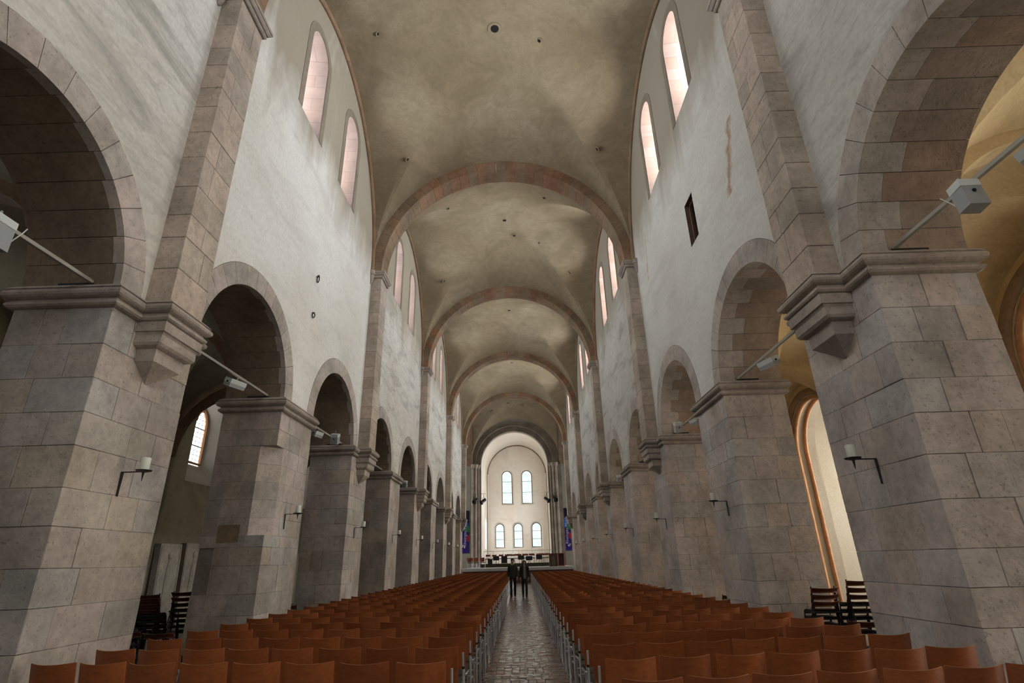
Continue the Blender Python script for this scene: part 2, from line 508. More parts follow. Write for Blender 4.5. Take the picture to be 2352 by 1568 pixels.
# ================================================================== STRUCTURE
# ---- floor
mb = MB()
mb.box(-17, 17.5, -14.5, 72, -0.35, 0.0)
floor = mb.build('floor', FLOOR)
tag(floor, 'dark stone church floor under the rows of chairs', 'floor', kind='structure')

# ---- nave walls above the piers, with arcade openings, clerestory windows and a niche
JMIN, JMAX = -4, 8
WIN = [(-1.52, 0.56), (1.45, 0.56)]       # window centres from the middle of a bay, half widths
WZ0, WZS = 12.0, 14.42
def nave_wall(s):
    yl, yr = ypier(JMIN, s), ypier(JMAX, s) + PQ
    outer = [(yl, ZSP), (yr, ZSP), (yr, 17.5), (yl, 17.5)]
    hf, hb, wins = [], [], []
    for j in range(JMIN, JMAX):
        c = (ypier(j, s) + ypier(j + 1, s)) / 2
        hw = AR1 + 0.007
        lp = [(c + hw * math.cos(PI * i / 44), ZSP + (0 if i in (0, 44) else hw * math.sin(PI * i / 44))) for i in range(45)]
        hf.append(lp); hb.append(lp)
    for i in range(JMIN // 2, JMAX // 2):
        c0 = (ypier(2 * i, s) + ypier(2 * i + 2, s)) / 2
        for dc, hw in WIN:
            hf.append(arch_loop(c0 + dc, hw, WZ0, WZS, 20))
            hb.append(arch_loop(c0 + dc, hw * 0.74, WZ0 + 0.35, WZS - 0.03, 20))
            wins.append(c0 + dc)
    if s > 0:
        r = [(10.58, 8.53), (11.15, 8.53), (11.15, 9.7), (10.58, 9.7)]
        hf.append(r); hb.append(r)
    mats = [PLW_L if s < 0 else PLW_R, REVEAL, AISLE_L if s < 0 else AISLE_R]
    o = holed_wall('wall_' + SIDE[s], lambda u, z, f: (s * (W if f else W + T), u, z), outer, hf, hb, mats)
    tag(o, 'limewashed upper nave wall on the %s with stains and clerestory windows' % SIDE[s], 'wall', kind='structure')
    # panes
    for k, c in enumerate(wins):
        lp = arch_loop(c, 0.44, WZ0 + 0.26, WZS - 0.02, 20)
        mb = MB(); d = s * (W + 1.0)
        mb.v = [(d, u, z) for u, z in lp]; mb.face(list(range(len(lp))))
        p = mb.build('window_%d' % (k + 1 + (20 if s > 0 else 0)), SKYPANE['south' if s > 0 else 'north'])
        pos = k - 4
        if pos >= 0:
            a_, b_ = arch_loop(c, 0.575, WZ0, WZS, 20), arch_loop(c, 0.80, WZ0, WZS, 20)
            fb = MB(); n = len(a_)
            fb.v = [(s * (W - 0.012), u, z) for u, z in a_] + [(s * (W - 0.012), u, z) for u, z in b_] + [(s * (W + 0.01), u, z) for u, z in b_] + [(s * (W + 0.01), u, z) for u, z in a_]
            for i in range(1, n):
                i2 = (i + 1) % n
                for q in range(3): fb.face([q * n + i, q * n + i2, (q + 1) * n + i2, (q + 1) * n + i])
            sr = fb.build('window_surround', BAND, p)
            fix_normals(sr.data)
        lab = ('bright clerestory window in the %s wall, %s from the camera' % (SIDE[s], ORD[pos])) if pos >= 0 else \
              ('clerestory window in the %s wall behind the camera, %s from the west end' % (SIDE[s], ORD[k]))
        tag(p, lab, 'window', 'clerestory windows', 'structure')
    return o
wall_l = nave_wall(-1)
wall_r = nave_wall(1)
# dark niche in the right wall: frame and back
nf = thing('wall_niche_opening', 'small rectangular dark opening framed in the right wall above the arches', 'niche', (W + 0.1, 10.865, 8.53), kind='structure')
mb = MB()
for (y0, y1, z0, z1) in ((-0.285, -0.235, 0, 1.17), (0.235, 0.285, 0, 1.17), (-0.285, 0.285, 0, 0.05), (-0.285, 0.285, 1.12, 1.17)):
    mb.box(0.0, 0.07, y0, y1, z0, z1)
mb.build('frame', FRAMEB, nf)
MB().box(0.6, 0.66, -0.3, 0.3, -0.02, 1.19).build('back_panel', HOLE, nf)  # closes the hole; near-black colour stands for the shade inside

# ---- piers
def pier(j, s):
    yc = ypier(j, s); h = hpier(j); y0, y1 = yc - h, yc + h
    near = 0 <= j <= 6
    main = j % 2 == 0
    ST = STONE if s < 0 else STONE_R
    vis = j >= 0
    if vis:
        lab = '%s square sandstone pillar of the %s arcade counting from the camera' % (ORD[j], SIDE[s])
        if j == 1 and s < 0: lab = 'second pillar of the left arcade with a chamfered corner and a small niche'
    else:
        lab = 'sandstone pillar of the %s arcade behind the camera, %s from the west end' % (SIDE[s], ORD[j - JMIN])
    root = thing('stone_pillar', lab, 'pillar', (s * (W + T / 2), yc, 0), group='arcade pillars', kind='structure')
    pl = root.location
    def X(d): return s * (W + d)
    BL = (j == 1 and s < 0)
    # core
    mb = MB(); g = 0.03 if near else 0.0
    xa, xb = sorted((X(g), X(T)))
    if BL:
        g2 = 0.03
        mb.box(xa - pl.x, X(0.4) - pl.x, y0 + 0.4 - yc, y1 - yc, 0, 4.8)   # set back behind the chamfer
        mb = MB()
        # outline of the core seen from above, chamfered at the corner
        out = [(X(0.36), y0 + g2), (X(g2), y0 + 0.36), (X(g2), y1), (X(T), y1), (X(T), y0 + g2)]
        b = len(mb.v); n = len(out)
        mb.v += [(x - pl.x, y - yc, z) for z in (0, 4.8) for x, y in out]
        for i in range(n): mb.face([b + i, b + (i + 1) % n, b + n + (i + 1) % n, b + n + i])
        mb.face([b + n + i for i in range(n)])
    else:
        mb.box(xa - pl.x, xb - pl.x, y0 + g - yc, y1 - yc, 0, 4.8)
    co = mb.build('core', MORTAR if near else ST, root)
    if near:
        rs = random.Random(100 * j + (s + 1))
        z = 0.0; k = 0
        edges = [0.0]
        while edges[-1] < 4.4: edges.append(edges[-1] + rs.uniform(0.33, 0.49))
        sc = 4.74 / edges[-1]; edges = [e * sc for e in edges]
        if BL: edges = [0, .42, .86, 1.22, 1.72, 2.05, 2.27, 2.6, 2.95, 3.3, 3.66, 4.02, 4.36, 4.74]
        gp = 0.0018
        for k in range(len(edges) - 1):
            z0, z1 = edges[k] + gp, edges[k + 1] - gp
            big = (k % 2 == 0)
            ld = rs.uniform(0.5, 0.75) if big else rs.uniform(0.26, 0.4)
            ly = rs.uniform(0.3, 0.45) if big else rs.uniform(0.55, 0.85)
            e = rs.uniform(0, 0.008); e2 = rs.uniform(0, 0.008)
            if BL and 2.2 < edges[k] < 4.0:
                # chamfered corner stone
                ld = ly = 0.62; c = 0.34
                out = [(X(c), y0), (X(0), y0 + c), (X(0), y0 + ly), (X(0.3), y0 + ly), (X(ld), y0 + 0.3), (X(ld), y0)]
                b2 = MB(); n = len(out)
                b2.v = [(x - pl.x, y - yc, zz) for zz in (z0, z1) for x, y in out]
                for i in range(n): b2.face([i, (i + 1) % n, n + (i + 1) % n, n + i])
                b2.face(list(reversed(range(n)))); b2.face([n + i for i in range(n)])
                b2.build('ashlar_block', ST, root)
            else:
                xs = sorted((X(-e), X(ld)))
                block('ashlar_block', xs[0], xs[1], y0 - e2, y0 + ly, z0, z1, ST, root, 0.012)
            # west face
            d = ld + 2 * gp
            cuts = [T] if T - d < 0.62 else [d + (T - d) * rs.uniform(0.4, 0.62), T]
            for q in cuts:
                if BL and q == T and 0.9 < edges[k] < 1.9: q -= 0.30   # rounded recess at the aisle corner
                e = rs.uniform(0, 0.009)
                xs = sorted((X(d), X(q - 2 * gp)))
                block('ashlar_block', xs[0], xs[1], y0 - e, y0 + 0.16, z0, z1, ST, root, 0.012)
                d = q
            # nave face
            yy = y0 + ly + 2 * gp
            rem = y1 - yy
            nn = 1 if rem < 0.7 else 2
            cuts = [y1] if nn == 1 else [yy + rem * rs.uniform(0.38, 0.62), y1]
            for q in cuts:
                e = rs.uniform(0, 0.009)
                xs = sorted((X(-e), X(0.16)))
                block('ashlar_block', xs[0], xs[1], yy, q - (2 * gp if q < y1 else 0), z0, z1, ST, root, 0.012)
                yy = q
    # cornice all round, breaking forward under the pilaster
    if main:
        path = [(T, y0), (0, y0), (0, yc - PQ), (-PP, yc - PQ), (-PP, yc + PQ), (0, yc + PQ), (0, y1), (T, y1)]
    else:
        path = [(T, y0), (0, y0), (0, y1), (T, y1)]
    pth = [(X(d) - pl.x, y - yc) for d, y in path]
    c = sweep(pth, CORNICE, True, CORN, 'cornice', root, flip=(1 if s > 0 else -1) * -1)
    fix_normals(c.data)
    # fill under cornice break so the moulding has a bed
    if main:
        mb = MB(); xs = sorted((X(-PP) - pl.x, X(0.05) - pl.x))
        mb.box(xs[0], xs[1], -PQ, PQ, 4.735, 5.05)
        mb.build('moulding_bed', CORN, root)
        rings = [(0.43, 0.40, 4.735), (0.43, 0.40, 4.60), (0.405, 0.375, 4.592), (0.39, 0.36, 4.56), (0.40, 0.36, 4.50), (0.405, 0.355, 4.455),
                 (0.385, 0.325, 4.42), (0.35, 0.29, 4.405), (0.30, 0.26, 4.395), (0.29, 0.25, 4.23), (0.02, 0.012, 4.0)]
        mb = MB()
        for hw, p, z in rings:
            mb.v += [(X(0.0) - pl.x, -hw, z), (X(-p) - pl.x, -hw, z), (X(-p) - pl.x, hw, z), (X(0.0) - pl.x, hw, z)]
        for i in range(len(rings) - 1):
            for q in range(4):
                q2 = (q + 1) % 4
                mb.face([4 * i + q, 4 * i + q2, 4 * i + 4 + q2, 4 * i + 4 + q])
        mb.face([0, 1, 2, 3]); mb.face([4 * len(rings) - 4 + q for q in range(4)])
        cb = mb.build('corbel', CORN, root)
        fix_normals(cb.data)
    if BL:
        # shallow square inset on the west face and the plain back of the recess
        mb = MB(); mb.box(X(0.93) - pl.x, X(0.50) - pl.x, y0 - 0.012 - yc, y0 + 0.03 - yc, 2.14, 2.47)
        mb.build('inset_panel', RIBST, root)
    return root
for s in (-1, 1):
    for j in range(JMIN, JMAX + 1): pier(j, s)

# ---- arcade arches: rings of voussoirs that also form the soffit
NV = 15
_v = {}
def vous_mesh(k, d0, d1, mat, r0=AR0, r1=AR1, nv=NV, segs=3, gap=0.0022):
    key = (k, d0, d1, mat.name, r0, nv)
    if key in _v: return _v[key]
    a0 = PI * k / nv + gap; a1 = PI * (k + 1) / nv - gap
    mb = MB()
    for i in range(segs + 1):
        a = a0 + (a1 - a0) * i / segs
        for d, r in ((d0, r0), (d0, r1), (d1, r1), (d1, r0)):
            mb.v.append((d, r * math.cos(a), r * math.sin(a)))
    for i in range(segs):
        for q in range(4):
            q2 = (q + 1) % 4
            mb.face([4 * i + q, 4 * i + q2, 4 * i + 4 + q2, 4 * i + 4 + q])
    mb.face([0, 3, 2, 1]); mb.face([4 * segs + q for q in range(4)])
    me = mb.mesh('voussoir', mat)
    fix_normals(me)
    _v[key] = me
    return me
for s in (-1, 1):
    for j in range(JMIN, JMAX):
        c = (ypier(j, s) + ypier(j + 1, s)) / 2
        if j >= -1: lab = '%s round arch of the %s arcade counting from the camera, with pale voussoirs' % (ORD[j + 1], SIDE[s])
        else: lab = 'round arch of the %s arcade behind the camera, %s from the west end' % (SIDE[s], ORD[j - JMIN])
        root = thing('wall_arch_surround', lab, 'arch', (s * W, c, ZSP), 0 if s > 0 else PI, 'arcade arches', 'structure')
        for k in range(NV):
            if -1 <= j <= 4:
                q = ((0.52 if k % 2 else 0.3) if s > 0 else (0.14 if k % 2 else 0.09))
                obj('voussoir', vous_mesh(k, -0.006, q, VOUS), root)
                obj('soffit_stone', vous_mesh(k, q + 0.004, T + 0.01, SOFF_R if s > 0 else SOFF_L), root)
            else:
                obj('voussoir', vous_mesh(k, -0.006, T + 0.01, VOUS), root)

# ---- pilasters and their capitals
CAPP = [(0.0, ZCAP0), (0.035, ZCAP0 + 0.005), (0.06, ZCAP0 + 0.03), (0.05, ZCAP0 + 0.07), (0.05, ZCAP0 + 0.09), (0.08, ZCAP0 + 0.10), (0.11, ZCAP0 + 0.14), (0.11, ZCAP0 + 0.17),
        (0.13, ZCAP0 + 0.18), (0.13, ZCAP0 + 0.24), (0.0, ZCAP1)]
for s in (-1, 1):
    for j in range(0, JMAX + 1, 2):
        yc = ypier(j, s)
        root = thing('wall_pillar', '%s stone wall pilaster on the %s counting from the camera' % (ORD[j // 2], SIDE[s]), 'pilaster', (s * W, yc, ZC1), group='wall pilasters', kind='structure')
        rs = random.Random(900 + 10 * j + s)
        z = ZC1 - 0.06; k = 0
        while z < ZCAP0 - 0.02:
            z1 = min(z + rs.uniform(0.36, 0.62), ZCAP0)
            if ZCAP0 - z1 < 0.25: z1 = ZCAP0
            e = rs.uniform(0, 0.006)
            xs = sorted((s * (W - PP - e), s * (W + 0.05)))
            cuts = [-PQ, PQ] if k % 3 == 0 else [-PQ, rs.uniform(-0.12, 0.14), PQ]
            for a, b in zip(cuts, cuts[1:]):
                block('ashlar_block', xs[0], xs[1], yc + a + (0 if a == -PQ else 0.003), yc + b - (0 if b == PQ else 0.003), z + 0.003, z1 - 0.003, PILST, root, 0.012)
            z = z1; k += 1
        pth = [(0.0, -PQ), (-s * PP, -PQ), (-s * PP, PQ), (0.0, PQ)]
        c = sweep(pth, [(o, zz - ZC1) for o, zz in CAPP], False, CORN, 'capital', root, flip=-s)
        fix_normals(c.data)
        MB().box(*sorted((0.0, -s * PP)), -PQ, PQ, ZCAP0 - ZC1, ZCAP1 - ZC1).build('capital_bed', CORN, root)
        # small side consoles carrying the wall ribs
        for q in (-1, 1):
            mb = MB()
            mb.lathe([(0.02, -0.35), (0.06, -0.28), (0.09, -0.12), (0.10, -0.02), (0.13, 0.0), (0.13, 0.16)], 10)
            mb.build('rib_console', CORN, root, (-s * 0.02, q * (PQ + 0.1), ZCAP0 - ZC1 + 0.09), True)

# ---- transverse arches
RT0, RT1, NT_ = W - PP, W + 0.0, 37
for j in range(-4, JMAX + 1, 2):
    yc = ypier(j, -1) + DYR / 2
    if j < 0: lab = 'stone transverse arch over the nave behind the camera, %s from the west end' % ORD[(j + 4) // 2]
    elif j == 0: lab = 'stone transverse arch over the nave just above the top of the view'
    else: lab = '%s red sandstone arch spanning the nave vault counting from the camera' % ORD[j // 2 - 1]
    root = thing('ceiling_arch_trim', lab, 'arch', (0, yc, ZCAP1 - 0.03), PI / 2, 'transverse arches of the nave', 'structure')
    for k in range(NT_):
        obj('voussoir', vous_mesh(k, -PQ, PQ, RIBST, RT0, RT1 + 0.02, NT_, 2, 0.0009), root)

# ---- groin vaults of the nave
ZV = 11.3
def vault_mesh(name, hx, hy, zs, h1e, h1c, h2e, h2c, mats, N=44, skirt=0.12):
    """h1: rise of the lengthwise barrel at its ends / middle, h2: of the crosswise barrel"""
    A = [-math.cos(PI * i / N) for i in range(N + 1)]
    mb = MB()
    def z(a, b):
        z1 = (h1e + (h1c - h1e) * (1 - b * b)) * math.sqrt(max(0, 1 - a * a))
        z2 = (h2e + (h2c - h2e) * (1 - a * a)) * math.sqrt(max(0, 1 - b * b))
        return zs + max(z1, z2)
    AX = [-1 - skirt / hx] + A + [1 + skirt / hx]
    BY = [-1 - skirt / hy] + A + [1 + skirt / hy]
    for b in BY:
        for a in AX:
            ca, cb = max(-1, min(1, a)), max(-1, min(1, b))
            mb.v.append((a * hx, b * hy, z(ca, cb)))
    n = len(AX)
    for i in range(n - 1):
        for k in range(n - 1):
            q = [i * n + k, i * n + k + 1, (i + 1) * n + k + 1, (i + 1) * n + k]
            a = (AX[k] + AX[k + 1]) / 2; b = (BY[i] + BY[i + 1]) / 2
            if a * b > 0: mb.face([q[0], q[2], q[1]]); mb.face([q[0], q[3], q[2]])
            else: mb.face([q[0], q[3], q[1]]); mb.face([q[1], q[3], q[2]])
    return mb.mesh(name, mats, True, 24)
HY = L / 2 - PQ
vm = vault_mesh('nave_vault', W, HY, ZV, 4.62, 5.75, 5.0, 5.75, VAULT)
rib_pts = [(0, HY * math.cos(PI * i / 40), 5.0 * math.sin(PI * i / 40)) for i in range(41)]
ribm = MB().tube(rib_pts, 0.075, 8).mesh('wall_rib', RIBST, True, 60)
def hole_mesh():
    mb = MB()
    mb.lathe([(0.16, 0.03), (0.16, -0.015), (0.10, -0.02), (0.085, 0.02), (0.085, 0.03)], 14)
    return mb.mesh('vent_ring', VAULT, True)
VENT = hole_mesh()
VENTD = MB().lathe([(0.09, 0.0), (0.09, -0.016)], 14).mesh('vent_dark_disc', HOLE)  # flat black disc, the shade of a hole put into its colour
def vz(a, b, e=(4.62, 5.75, 5.0, 5.75)):
    z1 = (e[0] + (e[1] - e[0]) * (1 - b * b)) * math.sqrt(max(0, 1 - a * a))
    z2 = (e[2] + (e[3] - e[2]) * (1 - a * a)) * math.sqrt(max(0, 1 - b * b))
    return ZV + max(z1, z2)
for i in range(-2, 5):
    yc = ypier(2 * i + 1, -1) + DYR / 2
    lab = '%s groin vault of mottled tan plaster over the nave counting from the camera' % ORD[i] if i >= 0 else 'groin vault over the nave behind the camera, %s from the west end' % ORD[i + 2]
    if i == 4: lab = 'plastered vault over the crossing with a dark round opening'
    o = obj('ceiling', vm, None, (0, yc, 0))
    tag(o, lab, 'ceiling', 'nave vaults', 'structure')
    for s in (-1, 1): obj('wall_rib', ribm, o, (s * (W - 0.03), 0, ZV))
    spots = {0: [(0, 0, 1.35), (1.4, 0.4, 0.6), (-3.55, -0.3, .5), (-3.3, 3.4, .6), (3.45, 3.3, .7)], 1: [(0, 0, 1.0), (0.45, 1.2, .8), (-2.4, -2.6, .6), (1.8, -2.7, .6), (-3.3, 3.0, .9), (3.3, 2.8, .8), (1.7, 1.5, .5)],
             2: [(0, 0, 1.0)], 3: [(0, 0, 1.0)], 4: [(0, 0, 5.2), (-.6, 1.6, 1), (.9, 2.0, 1), (-2.3, 2.2, 1)]}.get(i, [])
    for (x, y, sc) in spots:
        z = vz(x / W, y / HY) - 0.01
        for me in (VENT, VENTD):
            h = obj('vent_ring' if me is VENT else 'vent_dark_disc', me, o, (x, y, z))
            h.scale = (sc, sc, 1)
            if abs(x) > 1:
                h.rotation_euler = (0, math.atan2(x, 2.2 if abs(x) < 3 else 1.6) * 0.75, 0)

# ---- aisles
for s in (-1, 1):
    mt = AISLE_L if s < 0 else AISLE_R
    hxa, hya = (XO - W - T) / 2, L / 4 - 0.25
    xm = s * (W + T + hxa)
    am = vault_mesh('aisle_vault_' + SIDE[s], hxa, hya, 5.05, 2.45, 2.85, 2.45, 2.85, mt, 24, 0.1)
    r0, r1, nn = hxa - 0.28, hxa + 0.02, 22
    mb = MB()
    for i in range(nn + 1):
        a = PI * i / nn
        for y, r in ((-0.25, r0), (-0.25, r1), (0.25, r1), (0.25, r0)):
            mb.v.append((r * math.cos(a), y, (r if r == r0 else r) * math.sin(a)))
    for i in range(nn):
        for q in range(4):
            q2 = (q + 1) % 4
            mb.face([4 * i + q, 4 * i + q2, 4 * i + 4 + q2, 4 * i + 4 + q])
    rm = mb.mesh('aisle_rib_' + SIDE[s], RIBST if s < 0 else AISLE_R)
    fix_normals(rm)
    for j in range(JMIN, JMAX):
        yc = (ypier(j, s) + ypier(j + 1, s)) / 2
        o = obj('ceiling', am, None, (xm, yc, 0))
        n_ = j + 1
        lab = '%s vault of the %s aisle counting from the camera' % (ORD[n_], SIDE[s]) if j >= -1 else 'vault of the %s aisle behind the camera, %s from the west end' % (SIDE[s], ORD[j - JMIN])
        tag(o, lab, 'ceiling', 'aisle vaults', 'structure')
        obj('transverse_rib', rm, o, (0, L / 4, 5.05))
# left outer wall with splayed windows
def aisle_wall_left():
    s = -1
    outer = [(ypier(JMIN, s), 0.0), (ypier(JMAX, s) - 0.4, 0.0), (ypier(JMAX, s) - 0.4, 8.6), (ypier(JMIN, s), 8.6)]
    hf, hb, cs = [], [], []
    for j in range(JMIN, JMAX):
        c = (ypier(j, s) + ypier(j + 1, s)) / 2
        cs.append(c)
        hf.append(arch_loop(c, 1.1, 4.48, 6.35, 20)); hb.append(arch_loop(c, 0.68, 5.28, 6.75, 20))
    o = holed_wall('wall_aisle_left', lambda u, z, f: (-XO if f else -XO - 0.75, u, z), outer, hf, hb, [AISLE_L, CHAPEL, AISLE_L])
    tag(o, 'dark plastered outer wall of the left aisle', 'wall', kind='structure')
    for k, c in enumerate(cs):
        j = JMIN + k
        lp = arch_loop(c, 0.74, 5.2, 6.75, 20)
        mb = MB(); mb.v = [(-XO - 0.72, u, z) for u, z in lp]; mb.face(list(range(len(lp))))
        w = mb.build('window_%d' % (41 + k), SKYPANE['aisle_north'])
        lab = 'leaded lancet window in the left aisle, %s from the camera' % ORD[j + 1] if j >= -1 else 'leaded window in the left aisle behind the camera, %s from the west end' % ORD[k]
        tag(w, lab, 'window', 'left aisle windows', 'structure')
        if 0 <= j <= 4:
            fr = MB()
            pts = [(-XO - 0.66, u, z) for u, z in arch_loop(c, 0.66, 5.3, 6.75, 20)]
            fr.tube(pts + [pts[0]], 0.06, 6, cap=False)
            fr.build('window_frame', ORANGE, w)
            # cusped head
            cu = MB()
            for q in (-1, 1):
                arc = [(-XO - 0.67, c + q * (0.66 - 0.33 + 0.33 * math.cos(t)), 6.85 + 0.4 * math.sin(t)) for t in [PI * i / 8 for i in range(9)]]
                cu.tube(arc, 0.03, 5)
            cu.build('cusp', ORANGE, w)
            for i in range(1, 6):
                u = c - 0.66 + 1.32 * i / 6
                MB().box(-XO - 0.70, -XO - 0.69, u - 0.006, u + 0.006, 5.28, 7.3).build('lead_bar', LEAD, w)
            for i in range(1, 12):
                z = 5.28 + i * 0.165; t_ = 0.018 if i in (4, 8) else 0.006
                MB().box(-XO - 0.70, -XO - 0.685, c - 0.66, c + 0.66, z - t_, z + t_).build('lead_bar', LEAD, w)
aisle_wall_left()
# right outer wall opening into side chapels
def chapels():
    s = 1
    outer = [(ypier(JMIN, s), 0.0), (ypier(JMAX, s) - 0.4, 0.0), (ypier(JMAX, s) - 0.4, 8.6), (ypier(JMIN, s), 8.6)]
    hf, cs = [], []
    for j in range(JMIN, JMAX):
        c = (ypier(j, s) + ypier(j + 1, s)) / 2
        cs.append((j, c))
        lp = [(c - 1.75, 0.001), (c + 1.75, 0.001)] + [(c + 1.75 * math.cos(PI * i / 22), 5.15 + 1.85 * math.sin(PI * i / 22)) for i in range(23)]
        hf.append(lp)
    o = holed_wall('wall_aisle_right', lambda u, z, f: (XO if f else XO + 0.9, u, z), outer, hf, hf, [AISLE_R, CHAPEL, CHAPEL])
    tag(o, 'ochre plastered outer wall of the right aisle opening into side chapels', 'wall', kind='structure')
    mb = MB()
    y0, y1 = ypier(JMIN, s), ypier(JMAX, s) - 0.4
    mb.box(16.6, 17.2, y0, y1, 0, 8.6)
    o = mb.build('wall_chapel', CHAPEL)
    tag(o, 'cream back wall of the right side chapels', 'wall', kind='structure')
    o = MB().box(XO - 0.3, 17.2, y0, y1, 8.6, 8.9).build('ceiling', CHAPEL)
    tag(o, 'plain ceiling over the right side chapels', 'ceiling', kind='structure')
    for j in range(JMIN, JMAX + 1):
        y = min(ypier(j, s), y1 - 0.2)
        w = MB().box(XO + 0.9, 16.6, y - 0.3, y + 0.3, 0, 8.6).build('wall_chapel_divider', CHAPEL)
        lab = 'cream cross wall between side chapels, %s from the camera' % ORD[j + 2] if j >= -1 else 'cream chapel cross wall behind the camera, %s from the west end' % ORD[j - JMIN]
        tag(w, lab, 'wall', 'chapel cross walls', 'structure')
    for j, c in cs:
        # two orders of moulding round the opening
        if j >= -1:
            a = thing('chapel_arch_trim', '%s orange sandstone arch into a side chapel of the right aisle' % ORD[j + 1], 'arch', (XO, c, 0), group='chapel arches', kind='structure')
            for (hw, rr, d, mt, nm) in ((1.90, 0.13, -0.03, RIBST, 'outer_roll'), (1.72, 0.10, 0.12, ORANGE, 'inner_roll'), (1.72, 0.07, 0.5, ORANGE, 'rear_roll')):
                pts = [(d, hw, 0.0), (d, hw, 2.5), (d, hw, 5.15)] + [(d, hw * math.cos(PI * i / 22), 5.15 + (hw + 0.1) * math.sin(PI * i / 22)) for i in range(1, 22)] + [(d, -hw, 5.15), (d, -hw, 2.5), (d, -hw, 0.0)]
                MB().tube(pts, rr, 8).build(nm, mt, a, smooth=True, angle=70)
        # pointed rear arch over the chapel window
        p = MB()
        z0 = 1.6
        p.box(16.52, 16.56, c - 0.9, c + 0.9, z0, 6.2)
        wdw = p.build('window_%d' % (61 + j - JMIN), SKYPANE['chapel'])
        lab = 'sunlit chapel window beyond the right aisle, %s from the camera' % ORD[j + 1] if j >= -1 else 'chapel window beyond the right aisle behind the camera, %s from the west end' % ORD[j - JMIN]
        tag(wdw, lab, 'window', 'chapel windows', 'structure')
        if j >= 0:
            ra = MB()
            pts = []
            for i in range(9):
                t = i / 8; pts.append((0, 1.9 - 1.9 * t ** 1.6, 4.4 + 2.3 * math.sin(t * PI / 2)))
            pts = pts + [(x, -y, z) for x, y, z in reversed(pts[:-1])]
            ra.tube(pts, 0.14, 8)
            r_ = ra.build('chapel_rib_trim', ORANGE, None, (14.6, c, 0), True, 70)
            tag(r_, 'orange pointed rib inside the %s side chapel from the camera' % ORD[j], 'arch', 'chapel ribs', 'structure')
chapels()

# ---- west end behind the camera
yw = ypier(JMIN, -1) - 0.3
w = MB().box(-XO - 0.8, 17.2, yw - 0.6, yw, 0, 17.5).build('wall_west', PLW_R)
tag(w, 'west end wall of the nave behind the camera', 'wall', kind='structure')
for k, (x, z0, z1, hw) in enumerate(((-2.6, 6.0, 11.0, 0.85), (0, 6.0, 12.5, 0.95), (2.6, 6.0, 11.0, 0.85), (-8.4, 3.0, 6.2, 0.8), (8.4, 3.0, 6.2, 0.8))):  # unseen glowing windows added to light the nave from behind
    lp = arch_loop(x, hw, z0, z1, 16)
    mb = MB(); mb.v = [(u, yw + 0.02, z) for u, z in lp]; mb.face(list(range(len(lp))))
    o = mb.build('window_%d' % (81 + k), SKYPANE['west'])
    tag(o, '%s added round-headed light pane on the west wall behind the camera' % ORD[k], 'window', 'added west light panes', 'structure')

# ---- crossing, transepts
yA8 = ypier(8, -1)
for s in (-1, 1):
    y0, y1 = yA8 + PQ, YX - 0.3
    c = (y0 + y1) / 2; hw = (y1 - y0) / 2 - 0.15
    outer = [(y0, 11.0), (y1, 11.0), (y1, 17.5), (y0, 17.5)]
    lp = [(c + hw * math.cos(PI * i / 30), 11.0 + (0 if i in (0, 30) else hw * 1.07 * math.sin(PI * i / 30))) for i in range(31)]
    o = holed_wall('wall_crossing_' + SIDE[s], lambda u, z, f: (s * (W if f else W + 0.8), u, z), outer, [lp], [lp], [TRANS, RIBST, TRANS])
    tag(o, 'wall over the tall %s arch of the crossing' % SIDE[s], 'wall', kind='structure')
    xe = s * 15.5
    for (nm, bx) in (('wall_transept_east_', (s * (W - 0.1), xe, YX + 0.25, YX + 0.9, 0, 17.5)), ('wall_transept_end_', (xe, s * 16.1, yA8 - 0.3, YX + 0.9, 0, 17.5)),
                     ('wall_transept_west_', (s * (W + T), xe, yA8 - 0.4, yA8 + 0.1, 8.3, 17.5)), ('wall_transept_south_' if s > 0 else 'wall_transept_north_', (s * XO, xe, yA8 - 0.4, yA8 + 0.1, 0, 8.3))):
        xs = sorted(bx[:2])
        o = MB().box(xs[0], xs[1], *bx[2:]).build(nm + SIDE[s], TRANS)
        tag(o, {'e': 'grey plastered %s wall of the %s transept' % (nm.split('_')[2], SIDE[s])}['e'], 'wall', kind='structure')
    xs = sorted((s * W, xe))
    o = MB().box(xs[0], xs[1], yA8 - 0.4, YX + 0.9, 17.5, 17.8).build('ceiling', VAULT)
    tag(o, 'flat ceiling over the %s transept' % SIDE[s], 'ceiling', kind='structure')
    for k, (yy, z0, z1) in enumerate(((50.4, 2.6, 6.5), (54.9, 2.6, 6.5), (52.6, 9.0, 13.5))):  # unseen glowing panes added to light the crossing
        lp = arch_loop(yy, 1.0, z0, z1, 16)
        mb = MB(); mb.v = [(xe - s * 0.02, u, z) for u, z in lp]; mb.face(list(range(len(lp))))
        o = mb.build('window_%d' % (91 + k + (5 if s > 0 else 0)), SKYPANE['transept'])
        tag(o, '%s added light pane on the end wall of the %s transept' % (ORD[k], SIDE[s]), 'window', 'added transept light panes', 'structure')

